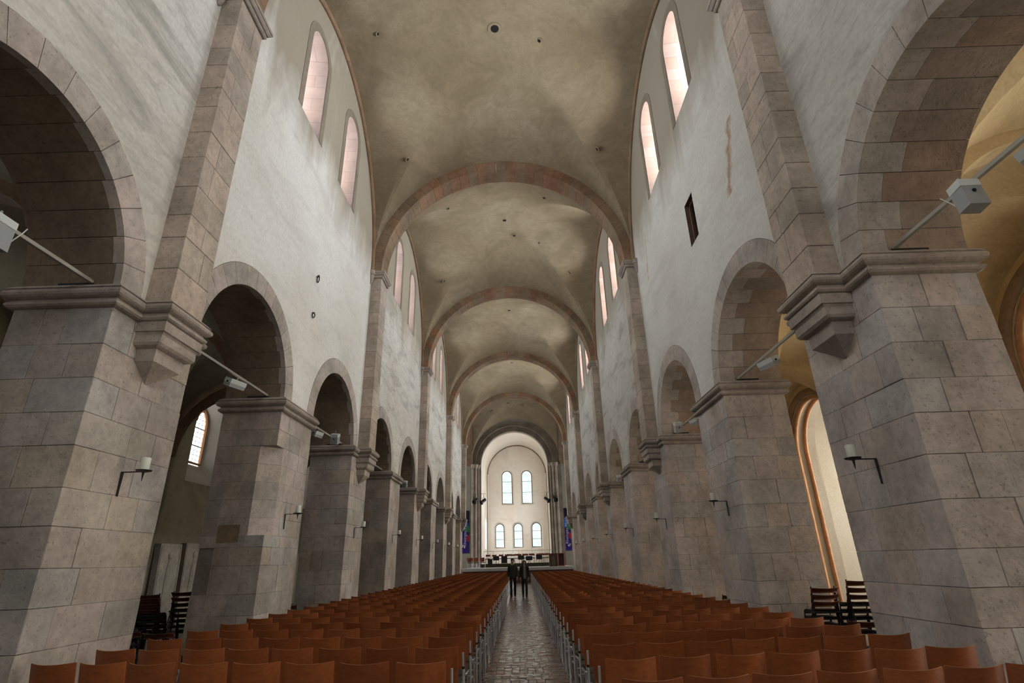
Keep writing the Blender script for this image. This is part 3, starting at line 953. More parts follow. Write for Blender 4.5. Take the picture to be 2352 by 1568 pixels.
# crossing east arch, two orders on shafted piers
XC = -0.17
ow = [(-W - 0.1, 0.0), (W + 0.1, 0.0), (W + 0.1, 17.6), (-W - 0.1, 17.6)]
def chloop(hw, n=32):
    return [(XC - hw, 0.001), (XC + hw, 0.001)] + [(XC + hw * math.cos(PI * i / n), 11.2 + hw * math.sin(PI * i / n)) for i in range(n + 1)]
for k, (hw, y0, y1) in enumerate(((4.08, YX - 0.25, YX + 0.2), (3.56, YX + 0.2, YX + 0.95))):
    o = holed_wall('wall_chancel_arch', lambda u, z, f: (u, y0 if f else y1, z), ow, [chloop(hw)], [chloop(hw)], [DARKST, DARKST, CHANCEL])
    tag(o, ('outer' if k == 0 else 'inner') + ' order of the dark stepped arch before the chancel', 'wall', kind='structure')
for s in (-1, 1):
    cp = thing('shaft_column', 'cluster of slender stone shafts on the %s of the chancel arch' % SIDE[s], 'column', (XC + s * 4.08, YX - 0.1, 0), kind='structure')
    for (dx, dy, r) in ((0.30, -0.22, 0.13), (0.02, -0.08, 0.16), (-0.26, 0.25, 0.12)):
        sh = MB().lathe([(r + 0.06, 0), (r + 0.06, 0.3), (r, 0.4), (r, 10.8), (r + 0.05, 10.85), (r + 0.1, 11.1), (r + 0.1, 11.2)], 12).build('shaft', PILST, cp, (s * dx, dy, 0), True)

# ---- chancel
CW = 3.72
mb = MB()
holes = []
for x, z0, zs, hw in ((-1.24, 8.22, 11.55, 0.62), (1.24, 8.22, 11.55, 0.62), (-2.23, 3.17, 5.36, 0.52), (0.0, 3.17, 5.36, 0.52), (2.23, 3.17, 5.36, 0.55)):
    holes.append((x, z0, zs, hw))
hf = [arch_loop(x, hw + 0.2, z0 - 0.22, zs, 18) for x, z0, zs, hw in holes]
hb = [arch_loop(x, hw, z0, zs, 18) for x, z0, zs, hw in holes]
o = holed_wall('wall_east', lambda u, z, f: (u, YE if f else YE + 0.45, z), [(-CW - 0.4, 0), (CW + 0.4, 0), (CW + 0.4, 16.2), (-CW - 0.4, 16.2)], hf, hb, [CHANCEL, CHANCEL, CHANCEL])
tag(o, 'bright cream east wall of the chancel with five round-headed windows', 'wall', kind='structure')
WLAB = ['upper left window of the bright east wall', 'upper right window of the bright east wall', 'lower left window of the bright east wall', 'lower middle window of the bright east wall', 'lower right window of the bright east wall']
for k, (x, z0, zs, hw) in enumerate(holes):
    lp = arch_loop(x, hw + 0.05, z0 - 0.05, zs, 18)
    mb = MB(); mb.v = [(u, YE + 0.43, z) for u, z in lp]; mb.face(list(range(len(lp))))
    g = mb.build('window_%d' % (101 + k), GL_E)
    tag(g, WLAB[k] + ', leaded greenish glass', 'window', 'chancel windows', 'structure')
    pts = [(u, YE + 0.4, z) for u, z in arch_loop(x, hw, z0, zs, 18)]
    MB().tube(pts + [pts[0]], 0.05, 6, cap=False).build('window_frame', plain('window_frame_brown', (0.10, 0.05, 0.04)) if k == 0 else bpy.data.materials['window_frame_brown'], g)
    top = zs + hw
    for q in (1, 2):
        z = z0 + (top - z0) * q / 3
        MB().box(x - hw, x + hw, YE + 0.38, YE + 0.41, z - 0.02, z + 0.02).build('saddle_bar', LEAD, g)
    nx = 8
    for q in range(1, nx):
        u = x - hw + 2 * hw * q / nx
        zt = zs + math.sqrt(max(0, hw * hw - (u - x) ** 2))
        MB().box(u - 0.006, u + 0.006, YE + 0.41, YE + 0.42, z0, zt).build('lead_bar', LEAD, g)
    nz = int((top - z0) / 0.2)
    for q in range(1, nz):
        z = z0 + (top - z0) * q / nz
        hwz = hw if z < zs else math.sqrt(max(0.001, hw * hw - (z - zs) ** 2))
        MB().box(x - hwz, x + hwz, YE + 0.41, YE + 0.42, z - 0.006, z + 0.006).build('lead_bar', LEAD, g)
for s in (-1, 1):
    xs = sorted((s * CW, s * (CW + 0.6)))
    o = MB().box(xs[0], xs[1], YX + 0.9, YE + 0.45, 0, 12.2).build('wall_chancel_' + SIDE[s], CHANCEL)
    tag(o, 'cream %s side wall of the chancel' % SIDE[s], 'wall', kind='structure')
    for k, (yy, z0, z1) in enumerate(((65.6, 3.0, 5.4),) if s < 0 else ((60.6, 3.0, 5.6), (63.2, 3.0, 5.6), (60.6, 8.0, 10.6), (63.2, 8.0, 10.6))):  # left pane is a real window; right ones are unseen, added for light
        lp = arch_loop(yy, 0.8, z0, z1, 14)
        mb = MB(); mb.v = [(s * (CW - 0.015), u, z) for u, z in lp]; mb.face(list(range(len(lp))))
        o = mb.build('window_%d' % (111 + k + (5 if s > 0 else 0)), SKYPANE['chancel_side'])
        tag(o, '%s tall glowing pane on the %s side wall of the chancel' % (ORD[k], SIDE[s]), 'window', 'chancel side windows', 'structure')
    c_ = MB().lathe([(0.16, 0), (0.16, 0.3), (0.09, 0.4), (0.09, 10.2), (0.14, 10.35), (0.17, 10.6)], 10).build('corner_column', CHANCEL, None, (s * (CW - 0.12), YE - 0.12, 1.15), True)
    tag(c_, 'slim cream corner shaft at the %s end of the east wall' % SIDE[s], 'column', kind='structure')
mb = MB()
nn = 30
for i in range(nn + 1):
    a = PI * i / nn
    for y in (YX + 0.6, YE + 0.5): mb.v.append((CW * math.cos(a), y, 11.55 + (CW + 0.1) * math.sin(a)))
for i in range(nn): mb.face([2 * i, 2 * i + 1, 2 * i + 3, 2 * i + 2])
o = mb.build('ceiling', CHANCEL, smooth=True)
tag(o, 'cream barrel vault over the chancel', 'ceiling', kind='structure')
rb = MB().tube([((CW - 0.05) * math.cos(PI * i / 30), YE - 0.05, 11.6 + (CW - 0.02) * math.sin(PI * i / 30)) for i in range(31)], 0.07, 8).build('wall_rib', RIBST, o, smooth=True)
# ================================================================== OBJECTS
# ---- brick paving of the middle aisle: the 300 nearest bricks singly, the rest as one part
AX0, AX1 = -0.62, 1.36
bricks = []
rs = random.Random(5)
y = 3.9; k = 0
while y < 46.6:
    if k % 2 == 0:
        for c in range(2):                                   # two courses laid lengthwise
            x = AX0 + (0.0 if c == 0 else 0.0)
            while x < AX1 - 0.05:
                bricks.append((x, min(x + 0.125, AX1), y, y + 0.245)); x += 0.128
            y += 0.248
    else:
        for c in range(4):                                   # four courses laid crosswise
            x = AX0 - (0.125 if c % 2 else 0.0)
            while x < AX1 - 0.05:
                x0 = max(x, AX0)
                if x + 0.245 - x0 > 0.06: bricks.append((x0, min(x + 0.245, AX1), y, y + 0.125))
                x += 0.248
            y += 0.128
    k += 1
vis_b = [b for b in bricks if b[3] > 4.25 and b[0] > -0.45 and b[1] < 1.2]
vis_b.sort(key=lambda b: b[2])
near_b = set(vis_b[:300])
rest = MB()
for b in bricks:
    z1 = 0.014 + rs.uniform(-0.004, 0.004)
    if b in near_b:
        block('brick', b[0] + 0.004, b[1] - 0.004, b[2] + 0.004, b[3] - 0.004, -0.03, z1, BRICK, floor, 0.04)
    else:
        rest.box(b[0] + 0.004, b[1] - 0.004, b[2] + 0.004, b[3] - 0.004, -0.02, z1)
pv = rest.build('brick_paving', BRICK, floor)
pv['kind'] = 'stuff'

# ---- chairs
def tube_mesh(pts, r, mat, n=6): return MB().tube(pts, r, n).mesh('tube', mat, True, 60)
def chair_parts(wood, metal, seatm, z0=0.50, z1=0.86):
    """list of (name, mesh, parent index or None); the chair faces +y, back at the rear, origin on the floor under its middle"""
    P = []
    mb = MB()                                                # curved plywood backrest
    N, hw, th = 8, 0.225, 0.011
    rows = [(z0, 0.0), (z0 + 0.02, 0.0), ((z0 + z1) / 2, -0.025), (z1 - 0.008, -0.06), (z1, -0.062)]
    for side in (0, 1):
        for z, dy in rows:
            for i in range(N + 1):
                t = -1 + 2 * i / N
                rim = 0.004 if z in (z0, z1) else 0.0
                mb.v.append((t * (hw - rim), -0.21 + dy + 0.065 * t * t + (th if side else 0), z - (0.013 * (1 - t * t) if z > (z0 + z1) / 2 + 0.01 else 0)))
    nr, nc = len(rows), N + 1
    for side in (0, 1):
        b = side * nr * nc
        for r in range(nr - 1):
            for i in range(N):
                q = [b + r * nc + i, b + r * nc + i + 1, b + (r + 1) * nc + i + 1, b + (r + 1) * nc + i]
                mb.face(q if side == 0 else q[::-1])
    o = nr * nc
    for i in range(N):
        mb.face([i + 1, i, o + i, o + i + 1])
        t_ = (nr - 1) * nc
        mb.face([t_ + i, t_ + i + 1, o + t_ + i + 1, o + t_ + i], 1)
    for r in range(nr - 1):
        mb.face([r * nc, (r + 1) * nc, o + (r + 1) * nc, o + r * nc])
        mb.face([(r + 1) * nc + N, r * nc + N, o + r * nc + N, o + (r + 1) * nc + N])
    P.append(('backrest', mb.mesh('backrest', [wood, PLYEDGE], True, 35)))
    mb = MB()                                                # padded seat with a rolled front edge
    prof = [(-0.19, 0.452), (-0.19, 0.435), (0.17, 0.43), (0.225, 0.405), (0.24, 0.425), (0.225, 0.455), (0.17, 0.475), (-0.10, 0.468)]
    for x in (-0.21, 0.21):
        for yy, z in prof: mb.v.append((x, yy, z))
    n = len(prof)
    for i in range(n): mb.face([i, (i + 1) % n, n + (i + 1) % n, n + i])
    mb.face(list(reversed(range(n)))); mb.face([n + i for i in range(n)])
    P.append(('seat', mb.mesh('seat', seatm, True, 50)))
    for q in (-1, 1):
        P.append(('leg', tube_mesh([(q * 0.215, -0.19, 0.0), (q * 0.205, -0.115, 0.45), (q * 0.20, -0.128, z0 + 0.10)], 0.0105, metal)))
        P.append(('leg', tube_mesh([(q * 0.222, 0.235, 0.0), (q * 0.222, 0.205, 0.40), (q * 0.222, 0.15, 0.435), (q * 0.222, -0.135, 0.435)], 0.0105, metal)))
        P.append(('link_hook', tube_mesh([(q * 0.224, -0.06, 0.43), (q * 0.2385, -0.02, 0.36), (q * 0.2385, 0.06, 0.325), (q * 0.226, 0.12, 0.33)], 0.007, metal, 5)))
    P.append(('stretcher', tube_mesh([(-0.234, 0.18, 0.415), (0.234, 0.18, 0.415)], 0.009, metal, 5)))
    return P
WOODRED = wood_mat('dark_red_plywood', [(0.17, 0.028, 0.024), (0.21, 0.038, 0.03)])
PLYEDGE = plain('plywood_edge', (0.52, 0.27, 0.13), 0.5)
PARTS_A = chair_parts(WOOD, CHROME, SEATM)
def end_parts(q):
    """outer frame at the aisle end of a row"""
    fr = MB().tube([(q * 0.285, -0.20, 0.0), (q * 0.285, -0.185, 0.45), (q * 0.283, -0.215, 0.80)], 0.012, 6)
    fr.tube([(q * 0.285, -0.19, 0.43), (q * 0.22, -0.15, 0.43)], 0.009, 5)
    fr.tube([(q * 0.285, 0.22, 0.0), (q * 0.285, 0.20, 0.52), (q * 0.28, 0.15, 0.55)], 0.011, 6)
    fr.tube([(q * 0.285, 0.20, 0.43), (q * 0.22, 0.19, 0.43)], 0.009, 5)
    hk = MB().tube([(q * 0.285, -0.19, 0.40), (q * 0.305, -0.12, 0.42), (q * 0.31, -0.06, 0.36), (q * 0.295, -0.03, 0.27)], 0.009, 6)
    rg = MB()
    for z in (0.66,): rg.lathe([(0.0135, -0.012), (0.0135, 0.012)], 8, (q * 0.2845, -0.186 if z < 0.5 else -0.203, z))
    return [('end_frame', fr.mesh('end_frame', CHROME, True, 60)), ('end_hook', hk.mesh('end_hook', CHROME, True, 60)), ('clamp_ring', rg.mesh('clamp_ring', RUBBER))]
END_P = {-1: end_parts(1), 1: end_parts(-1)}
PARTS_B = chair_parts(WOODD, BLACK, SEATB, 0.735, 0.82)
PARTS_S = chair_parts(WOODRED, BLACK, SEATB, 0.66, 0.83)
def place_chair(parts, loc, rotz, label, group, name='stacking_chair'):
    t = thing(name, label, 'chair', loc, rotz, group)
    for nm, me in parts: obj(nm, me, t)
    return t
PITCH_L, PITCH_R, ROW0, ROWP = 0.532, 0.497, 4.60, 0.895
seats = []
for r in range(0, 47):
    yb = ROW0 + ROWP * r                                     # y of the chair back's top at the aisle
    for s in (-1, 1):
        if r == 0 and s < 0: continue
        ncol = 8 if s < 0 else 7
        for c in range(ncol):
            if s < 0: x = -0.335 - 0.235 - c * PITCH_L
            else: x = 1.065 + 0.235 + c * PITCH_R
            dy = (0.13 if s < 0 else 0.07) * abs(x - 0.36) - 0.1
            if yb + dy + 0.3 > 47.0: continue
            seats.append((r, s, c, x, yb + dy + 0.245))
seats.sort(key=lambda q: q[0])
rs = random.Random(3)
for (r, s, c, x, yy) in seats[:300]:
    lab = 'brown wooden chair, %s row from the camera, %s %s of the aisle' % (ORD[r], ORD[c], SIDE[s])
    place_chair(PARTS_A + (END_P[s] if c == 0 else []), (x + rs.uniform(-0.008, 0.008), yy + rs.uniform(-0.015, 0.015), 0), rs.uniform(-0.02, 0.02), lab, 'wooden chairs in rows in the nave')
far = MB()
for (r, s, c, x, yy) in seats[300:]:
    ddx, ddy = rs.uniform(-0.008, 0.008), rs.uniform(-0.015, 0.015)
    for nm, me in PARTS_A + (END_P[s] if c == 0 else []):
        if nm in ('link_hook', 'stretcher', 'clamp_ring'): continue
        b = len(far.v)
        mi = 0 if nm == 'backrest' else (1 if nm == 'seat' else 2)
        far.v += [(v.co.x + x + ddx, v.co.y + yy + ddy, v.co.z) for v in me.vertices]
        for p in me.polygons: far.face([b + i for i in p.vertices], 3 if (mi == 0 and p.material_index == 1) else mi)
fc = far.build('far_chair_rows', [WOOD, SEATM, CHROME, PLYEDGE])
tag(fc, 'dense brown chair rows in the far half of the nave', 'chairs', kind='stuff')

# dark stacked chairs in the side aisles
def stack(x, y, n, rotz, where):
    for k in range(n):
        pos = 'bottom' if k == 0 else ('top' if k == n - 1 else '%s from bottom' % ORD[k])
        place_chair(PARTS_B, (x, y + (-0.035 if abs(rotz) < 1 else 0.035) * k, 0.105 * k), rotz, 'dark chair, %s in the stack %s' % (pos, where), 'dark chairs stacked in the aisles')
stack(-6.35, 10.0, 4, 0.1, 'by the first left pillar')
stack(-7.05, 11.9, 5, 0.05, 'behind the first left pillar')
stack(-6.95, 12.9, 5, 0.0, 'beside the second left pillar')
stack(-7.6, 12.8, 4, 0.0, 'under the grave slabs')
stack(5.42, 10.3, 4, 0.05, 'against the second right pillar')
stack(5.95, 10.15, 5, 0.0, 'in the middle of three right-aisle stacks')
stack(6.5, 10.05, 5, -0.05, 'half hidden by the first right pillar')
for (x, y, rz, lab) in ((-5.1, 9.15, 0.05, 'single dark chair under the first left arch beside the rows'), (4.95, 8.35, -0.05, 'single dark chair under the first right arch beside the rows'),
                        (5.5, 8.15, 0.0, 'single dark chair in the right aisle half hidden by the first pillar'), (-5.75, 9.4, 0.0, 'single dark chair in the left aisle half hidden by the first pillar'),
                        (-5.3, 14.4, 0.0, 'single dark chair between the second and third left pillars'), (5.2, 14.0, 0.0, 'single dark chair between the second and third right pillars')):
    place_chair(PARTS_B, (x, y, 0), rz, lab, 'dark single chairs at the aisles')

# ---- candle brackets with pillar candles on the pillars
def sconce_meshes():
    br = MB()                                                # seen along +x from the wall
    br.box(0.0, 0.012, -0.018, 0.018, -0.30, 0.0); br.v = [(x, y * (1 if z > -0.2 else 0.55), z) for x, y, z in br.v]
    arm = MB().box(0.0, 0.30, -0.010, 0.010, -0.012, 0.0)
    tray = MB().lathe([(0.03, -0.02), (0.085, -0.006), (0.095, 0.008), (0.09, 0.008), (0.08, 0.0)], 18)
    sp = MB().lathe([(0.002, -0.125), (0.017, -0.012)], 8)
    return (('wall_strap', br.mesh('wall_strap', IRON), (0, 0, 0)), ('arm', arm.mesh('arm', IRON), (0, 0, 0)),
            ('drip_tray', tray.mesh('drip_tray', IRON, True), (0.27, 0, 0.005)), ('spike', sp.mesh('spike', IRON, True), (0.27, 0, 0.0)))
SCM = sconce_meshes()
CANDLE = MB().lathe([(0.052, 0.0), (0.055, 0.004), (0.055, 0.158), (0.048, 0.163), (0.02, 0.158), (0.004, 0.157)], 18).mesh('candle', WAX, True)
WICK = MB().lathe([(0.003, 0.0), (0.002, 0.014)], 6).mesh('wick', BLACK)
for s in (-1, 1):
    for j in range(0, 9):
        z = {(-1, 0): 2.84, (1, 0): 2.71}.get((s, j), 2.72)
        yy = ypier(j, s) - (0.05 if j else 0.03)
        t = thing('candle_bracket', 'black iron candle bracket on the %s pillar of the %s arcade' % (ORD[j], SIDE[s]), 'bracket', (s * (W - 0.009), yy, z), PI if s > 0 else 0, 'candle brackets')
        for nm, me, lc in SCM:
            if nm == 'spike': obj(nm, me, tray_o, (0, 0, -0.005))
            else: tray_o = obj(nm, me, t, lc)
        cd_ = tag(obj('pillar_candle', CANDLE, None, (s * (W - 0.279), yy, z + 0.006)), 'short white pillar candle on the bracket of the %s pillar, %s arcade' % (ORD[j], SIDE[s]), 'candle', 'pillar candles')
        obj('wick', WICK, cd_, (0, 0, 0.157))

# ---- tie bars across the arcade arches with floodlights hung on them
def floodlight(loc, size, rot, label, cable=True):
    t = thing('floodlight', label, 'floodlight', loc, 0, 'floodlights on the tie bars')
    t.rotation_euler = rot
    sx, sy, sz = size
    bd = MB().box(-sx / 2, sx / 2, -sy / 2, sy / 2, -sz, -0.02).build('housing', GREYP, t)
    MB().box(-sx / 2 - 0.004, sx / 2 + 0.004, -sy / 2 - 0.004, sy / 2 + 0.004, -0.10, -0.015).build('front_rim', WHITEP, t)
    kb = MB().lathe([(0.018, 0.0), (0.018, 0.012)], 10).build('knob', BLACK, bd, (0, -sy / 2 - 0.001, -sz * 0.5))
    kb.rotation_euler = (PI / 2, 0, 0)
    MB().tube([(0, 0, -0.02), (0, 0, 0.07)], 0.012, 6).build('hanger', STEEL, t)
    if cable:
        MB().tube([(0, sy / 2, -sz * 0.55), (0.0, sy / 2 + 0.08, -sz * 0.5), (0.01, sy / 2 + 0.16, -0.02), (0.0, sy / 2 + 0.2, 0.06)], 0.006, 5).build('cable', WHITEP, t)
    return t
BZ = 5.10
for s in (-1, 1):
    xb = s * (W + 0.36)
    for j in range(-1, 8):
        y0, y1 = ypier(j, s) + hpier(j) - 0.01, ypier(j + 1, s) - hpier(j + 1) + 0.01
        t = thing('tie_bar', 'pale steel tie bar across the %s arch of the %s arcade' % (ORD[j + 1], SIDE[s]), 'bar', (xb, (y0 + y1) / 2, BZ), 0, 'tie bars of the arcade')
        h = (y1 - y0) / 2
        MB().box(-0.022, 0.022, -h, h, -0.022, 0.022).build('bar', STEEL, t)
        for q, nm in ((h - 0.035, 'wall_plate'), (-h + 0.015, 'wall_plate')):
            xx = sorted((-s * 0.03, s * 0.42))
            MB().box(xx[0], xx[1], q, q + 0.02, -0.045, -0.012).build(nm, IRON, t)
    def lab(n, extra): return '%s floodlight under the %s arch of the %s arcade' % (extra, ORD[n], SIDE[s])
    if s < 0:
        floodlight((xb + 0.13, 4.52, BZ - 0.03), (0.20, 0.22, 0.36), (0, 0, 0), lab(0, 'large pale box'))
        floodlight((xb, 9.75, BZ - 0.06), (0.13, 0.52, 0.17), (0.12, 0.35, 0), lab(1, 'flat grey'), False)
        floodlight((xb, 14.2, BZ - 0.05), (0.13, 0.50, 0.17), (0.1, 0.35, 0), lab(2, 'flat grey'), False)
        floodlight((xb + 0.14, 15.15, BZ + 0.08), (0.2, 0.2, 0.3), (0.35, 0.1, 0), lab(2, 'tilted pale'), False)
        floodlight((xb, 19.2, BZ - 0.05), (0.13, 0.50, 0.17), (0.1, 0.35, 0), lab(3, 'flat grey'), False)
        floodlight((xb - s * 0.14, 25.0, BZ + 0.08), (0.2, 0.2, 0.3), (0.35, 0.1, 0), lab(4, 'tilted pale'), False)
        floodlight((xb - s * 0.14, 35.0, BZ + 0.08), (0.2, 0.2, 0.3), (0.35, 0.1, 0), lab(6, 'tilted pale'), False)
        floodlight((xb - s * 0.14, 45.0, BZ + 0.08), (0.2, 0.2, 0.3), (0.35, 0.1, 0), lab(7, 'tilted pale'), False)
    else:
        floodlight((xb - 0.13, 4.47, BZ - 0.03), (0.20, 0.15, 0.33), (-0.12, 0, 0), lab(0, 'large pale box'))
        floodlight((xb - 0.02, 3.70, BZ - 0.09), (0.16, 0.5, 0.2), (0, -0.4, 0), lab(0, 'flat grey'), False)
        floodlight((xb, 9.45, BZ - 0.06), (0.13, 0.55, 0.17), (0.12, -0.35, 0), lab(1, 'flat grey'), False)
        floodlight((xb, 14.0, BZ - 0.05), (0.13, 0.50, 0.17), (0.1, -0.35, 0), lab(2, 'flat grey'), False)
        floodlight((xb - s * 0.14, 15.0, BZ + 0.1), (0.2, 0.2, 0.3), (0.35, -0.1, 0), lab(2, 'tilted pale'), False)
        floodlight((xb, 19.2, BZ - 0.05), (0.13, 0.50, 0.17), (0.1, -0.35, 0), lab(3, 'flat grey'), False)
        floodlight((xb - s * 0.14, 25.0, BZ + 0.08), (0.2, 0.2, 0.3), (0.35, -0.1, 0), lab(4, 'tilted pale'), False)
        floodlight((xb - s * 0.14, 35.0, BZ + 0.08), (0.2, 0.2, 0.3), (0.35, -0.1, 0), lab(6, 'tilted pale'), False)
        floodlight((xb - s * 0.14, 45.0, BZ + 0.08), (0.2, 0.2, 0.3), (0.35, -0.1, 0), lab(7, 'tilted pale'), False)

# ---- iron rings on the left wall
for k, (yy, zz) in enumerate(((11.97, 8.49), (11.96, 7.47))):
    t = thing('iron_ring', ('upper' if k == 0 else 'lower') + ' black iron ring fixed to the pale left wall', 'ring', (-W, yy, zz), group='iron wall rings')
    MB().tube([(0.04 + 0.01 * math.sin(a), 0.075 * math.cos(a) * (1 if k else 0.8), -0.05 + (0.06 if k else 0.1) * math.sin(a)) for a in [2 * PI * i / 14 for i in range(15)]], 0.013, 6).build('loop', IRON, t)
    MB().tube([(-0.02, 0, 0.01), (0.06, 0, 0.012)], 0.02, 6).build('staple', IRON, t)

# ---- grave slabs leaning on the left aisle wall
def slab_stone(y0, y1, z1, label):
    t = thing('grave_slab', label, 'grave slab', (-XO + 0.0, (y0 + y1) / 2, 0), group='grave slabs in the left aisle')
    h = (y1 - y0) / 2; mb = MB()
    mb.box(0.01, 0.20, -h, h, 0, z1)
    mb.v = [(x + 0.10 * (1 - z / z1), y, z) for x, y, z in mb.v]
    mb.build('slab', stone_slab, t)
    fr = MB()
    for (a, b, c, d) in ((-h + 0.04, -h + 0.09, 0.1, z1 - 0.06), (h - 0.09, h - 0.04, 0.1, z1 - 0.06), (-h + 0.04, h - 0.04, z1 - 0.11, z1 - 0.06), (-h + 0.04, h - 0.04, 0.1, 0.15)):
        fr.box(0.19, 0.215, a, b, c, d)
    fr.v = [(x + 0.10 * (1 - z / z1), y, z) for x, y, z in fr.v]
    fr.build('carved_border', stone_slab, t)
    rl = MB()
    rl.tube([(0.205, 0.0, 0.4), (0.23, 0.0, 1.2), (0.21, 0.02, z1 - 0.75), (0.205, 0.0, z1 - 0.45)], [0.10, 0.15, 0.13, 0.05], 8)
    rl.lathe([(0.02, -0.1), (0.1, -0.05), (0.11, 0.05), (0.03, 0.13)], 10, (0.21, 0.0, z1 - 0.38))
    rl.v = [(0.21 + (x - 0.21) * 0.4 + 0.10 * (1 - z / z1), y, z) for x, y, z in rl.v]
    rl.build('carved_figure', stone_slab, t, smooth=True, angle=60)
stone_slab = stone_mat('grave_slab_stone', [(0.42, 0.39, 0.33), (0.46, 0.42, 0.36)])
slab_stone(17.6, 18.72, 2.45, 'tall carved pale grave slab on the left aisle wall, nearer of two')
slab_stone(18.95, 20.05, 2.5, 'tall carved pale grave slab on the left aisle wall, farther of two')

# ---- stage in the crossing
st = thing('stage', 'low pale stage platform filling the crossing', 'stage', (0, 52.5, 0))
MB().box(-4.62, 4.62, -4.55, 4.6, 1.02, 1.15).build('deck', STAGEM, st)
MB().box(-4.55, 4.55, -4.48, 4.5, 0.0, 1.02).build('skirt', WOODD, st)
MB().box(-4.62, 4.62, -4.57, -4.55, 0.93, 1.15).build('front_edge', STAGEM, st)
rz = thing('riser', 'dark raised riser on the stage carrying the orchestra chairs', 'riser', (0, 55.3, 1.15))
MB().box(-3.6, 3.2, -1.9, 2.0, 0.24, 0.30).build('deck', STAGED, rz)
MB().box(-3.55, 3.15, -1.85, 1.95, 0.0, 0.24).build('skirt', STAGED, rz)
n_ = 0
for row, (yy, xs) in enumerate(((56.4, [-2.95, -2.35, -1.68, -1.1, -0.52, 0.1, 0.78, 1.4, 2.0, 2.6]), (54.5, [-2.85, -0.85, -0.1, 0.62, 1.25, 2.2, 2.75]))):
    for k, x in enumerate(xs):
        place_chair(PARTS_S, (x, yy, 1.45), PI + 0.02 * (k - 4), 'dark red orchestra chair on the stage, %s from the left in the %s row' % (ORD[k], 'back' if row == 0 else 'front'), 'orchestra chairs on the stage')
def music_stand(x, y, z, h, w, hh, label, tilt=-0.25):
    t = thing('music_stand', label, 'music stand', (x, y, z), 0, 'music stands on the stage')
    d = MB(); d.obox((0, 0.02, h), (w, 0.012, hh), Matrix.Rotation(tilt, 3, 'X')); d.build('desk', BLACK, t)
    MB().box(-w / 2, w / 2, -0.05, 0.03, h - hh / 2 - 0.01, h - hh / 2 + 0.005).build('ledge', BLACK, t)
    MB().tube([(0, 0.03, 0.05), (0, 0.03, h)], 0.012, 6).build('pole', BLACK, t)
    for k in range(3):
        a = 2 * PI * k / 3
        MB().tube([(0, 0.03, 0.2), (0.25 * math.cos(a), 0.03 + 0.25 * math.sin(a), 0.008)], 0.009, 5).build('leg', BLACK, t)
for k, (x, y, z, h, w, hh) in enumerate(((-2.05, 53.9, 1.45, 0.62, 0.56, 0.38), (-1.28, 53.7, 1.45, 0.48, 0.56, 0.62), (-2.6, 53.75, 1.45, 0.35, 0.42, 0.42), (0.28, 53.8, 1.45, 0.62, 0.58, 0.36), (1.02, 53.9, 1.45, 0.55, 0.62, 0.36), (1.95, 53.8, 1.45, 0.62, 0.56, 0.4))):
    music_stand(x, y, z, h - 0.13, w, hh, 'black music stand on the stage, %s from the left' % ORD[[1, 2, 0, 3, 4, 5][k]])
# chairs and stands along the stage front on the left and right
for k, (x, y) in enumerate(((-4.2, 50.6), (-3.65, 50.4), (-3.1, 50.7), (-3.9, 51.6))):
    place_chair(PARTS_A, (x, y, 1.15), PI + 0.3, 'chair with shiny frame at the left side of the stage, %s from the left' % ORD[[0, 2, 3, 1][k]], 'chairs at the left of the stage')
# rail and posts behind the orchestra
rl = thing('stage_rail', 'thin metal safety rail along the back of the stage', 'rail', (0, 57.2, 1.45), group=None)
MB().tube([(-3.4, 0, 1.15), (3.3, 0, 1.15)], 0.018, 6).build('handrail', STEEL, rl)
for k in range(8): MB().tube([(-3.4 + 6.7 * k / 7, 0, 0.0 if -3.6 < -3.4 + 6.7 * k / 7 < 3.2 else -0.3), (-3.4 + 6.7 * k / 7, 0, 1.15)], 0.015, 6).build('post', STEEL, rl)
# cabinet organ and its bench-like box
cb = thing('cabinet_organ', 'dark wooden cabinet organ with a pointed panel at the right of the stage', 'cabinet', (3.05, 50.0, 1.15))
cbody = MB().box(-0.36, 0.36, -0.25, 0.25, 0.0, 0.98).build('body', WOODD, cb)
MB().box(-0.40, 0.40, -0.28, 0.28, 0.98, 1.03).build('top', WOODD, cb)
pn = MB(); lp = arch_loop(0, 0.14, 0.12, 0.62, 8, 0.22)
pn.v = [(u, -0.262, z) for u, z in lp] + [(u, -0.24, z) for u, z in lp]; n = len(lp)
for i in range(n): pn.face([i, (i + 1) % n, n + (i + 1) % n, n + i])
pn.face(list(range(n))); pn.build('pointed_panel', plain('grey_green_panel', (0.10, 0.10, 0.08), 0.5), cbody)
for x in (-0.3, 0.3): MB().lathe([(0.03, 0.05), (0.03, 0.95)], 8, (x, -0.27, 0)).build('half_column', WOODD, cbody)
ORW = wood_mat('orange_wood', [(0.42, 0.13, 0.045), (0.46, 0.15, 0.05)], 0.4)
bx = thing('wooden_case', 'orange-brown open wooden case beside the cabinet organ', 'case', (3.73, 50.0, 1.15))
MB().box(-0.27, -0.23, -0.3, 0.3, 0, 1.0).build('side_panel', ORW, bx)
MB().box(0.23, 0.27, -0.3, 0.3, 0, 1.0).build('side_panel', ORW, bx)
MB().box(-0.27, 0.27, -0.3, 0.3, 1.0, 1.05).build('top', ORW, bx)
MB().box(-0.23, 0.23, 0.24, 0.28, 0, 1.0).build('back_panel', WOODD, bx)
MB().box(-0.23, 0.23, -0.28, 0.25, 0.0, 0.06).build('bottom', ORW, bx)
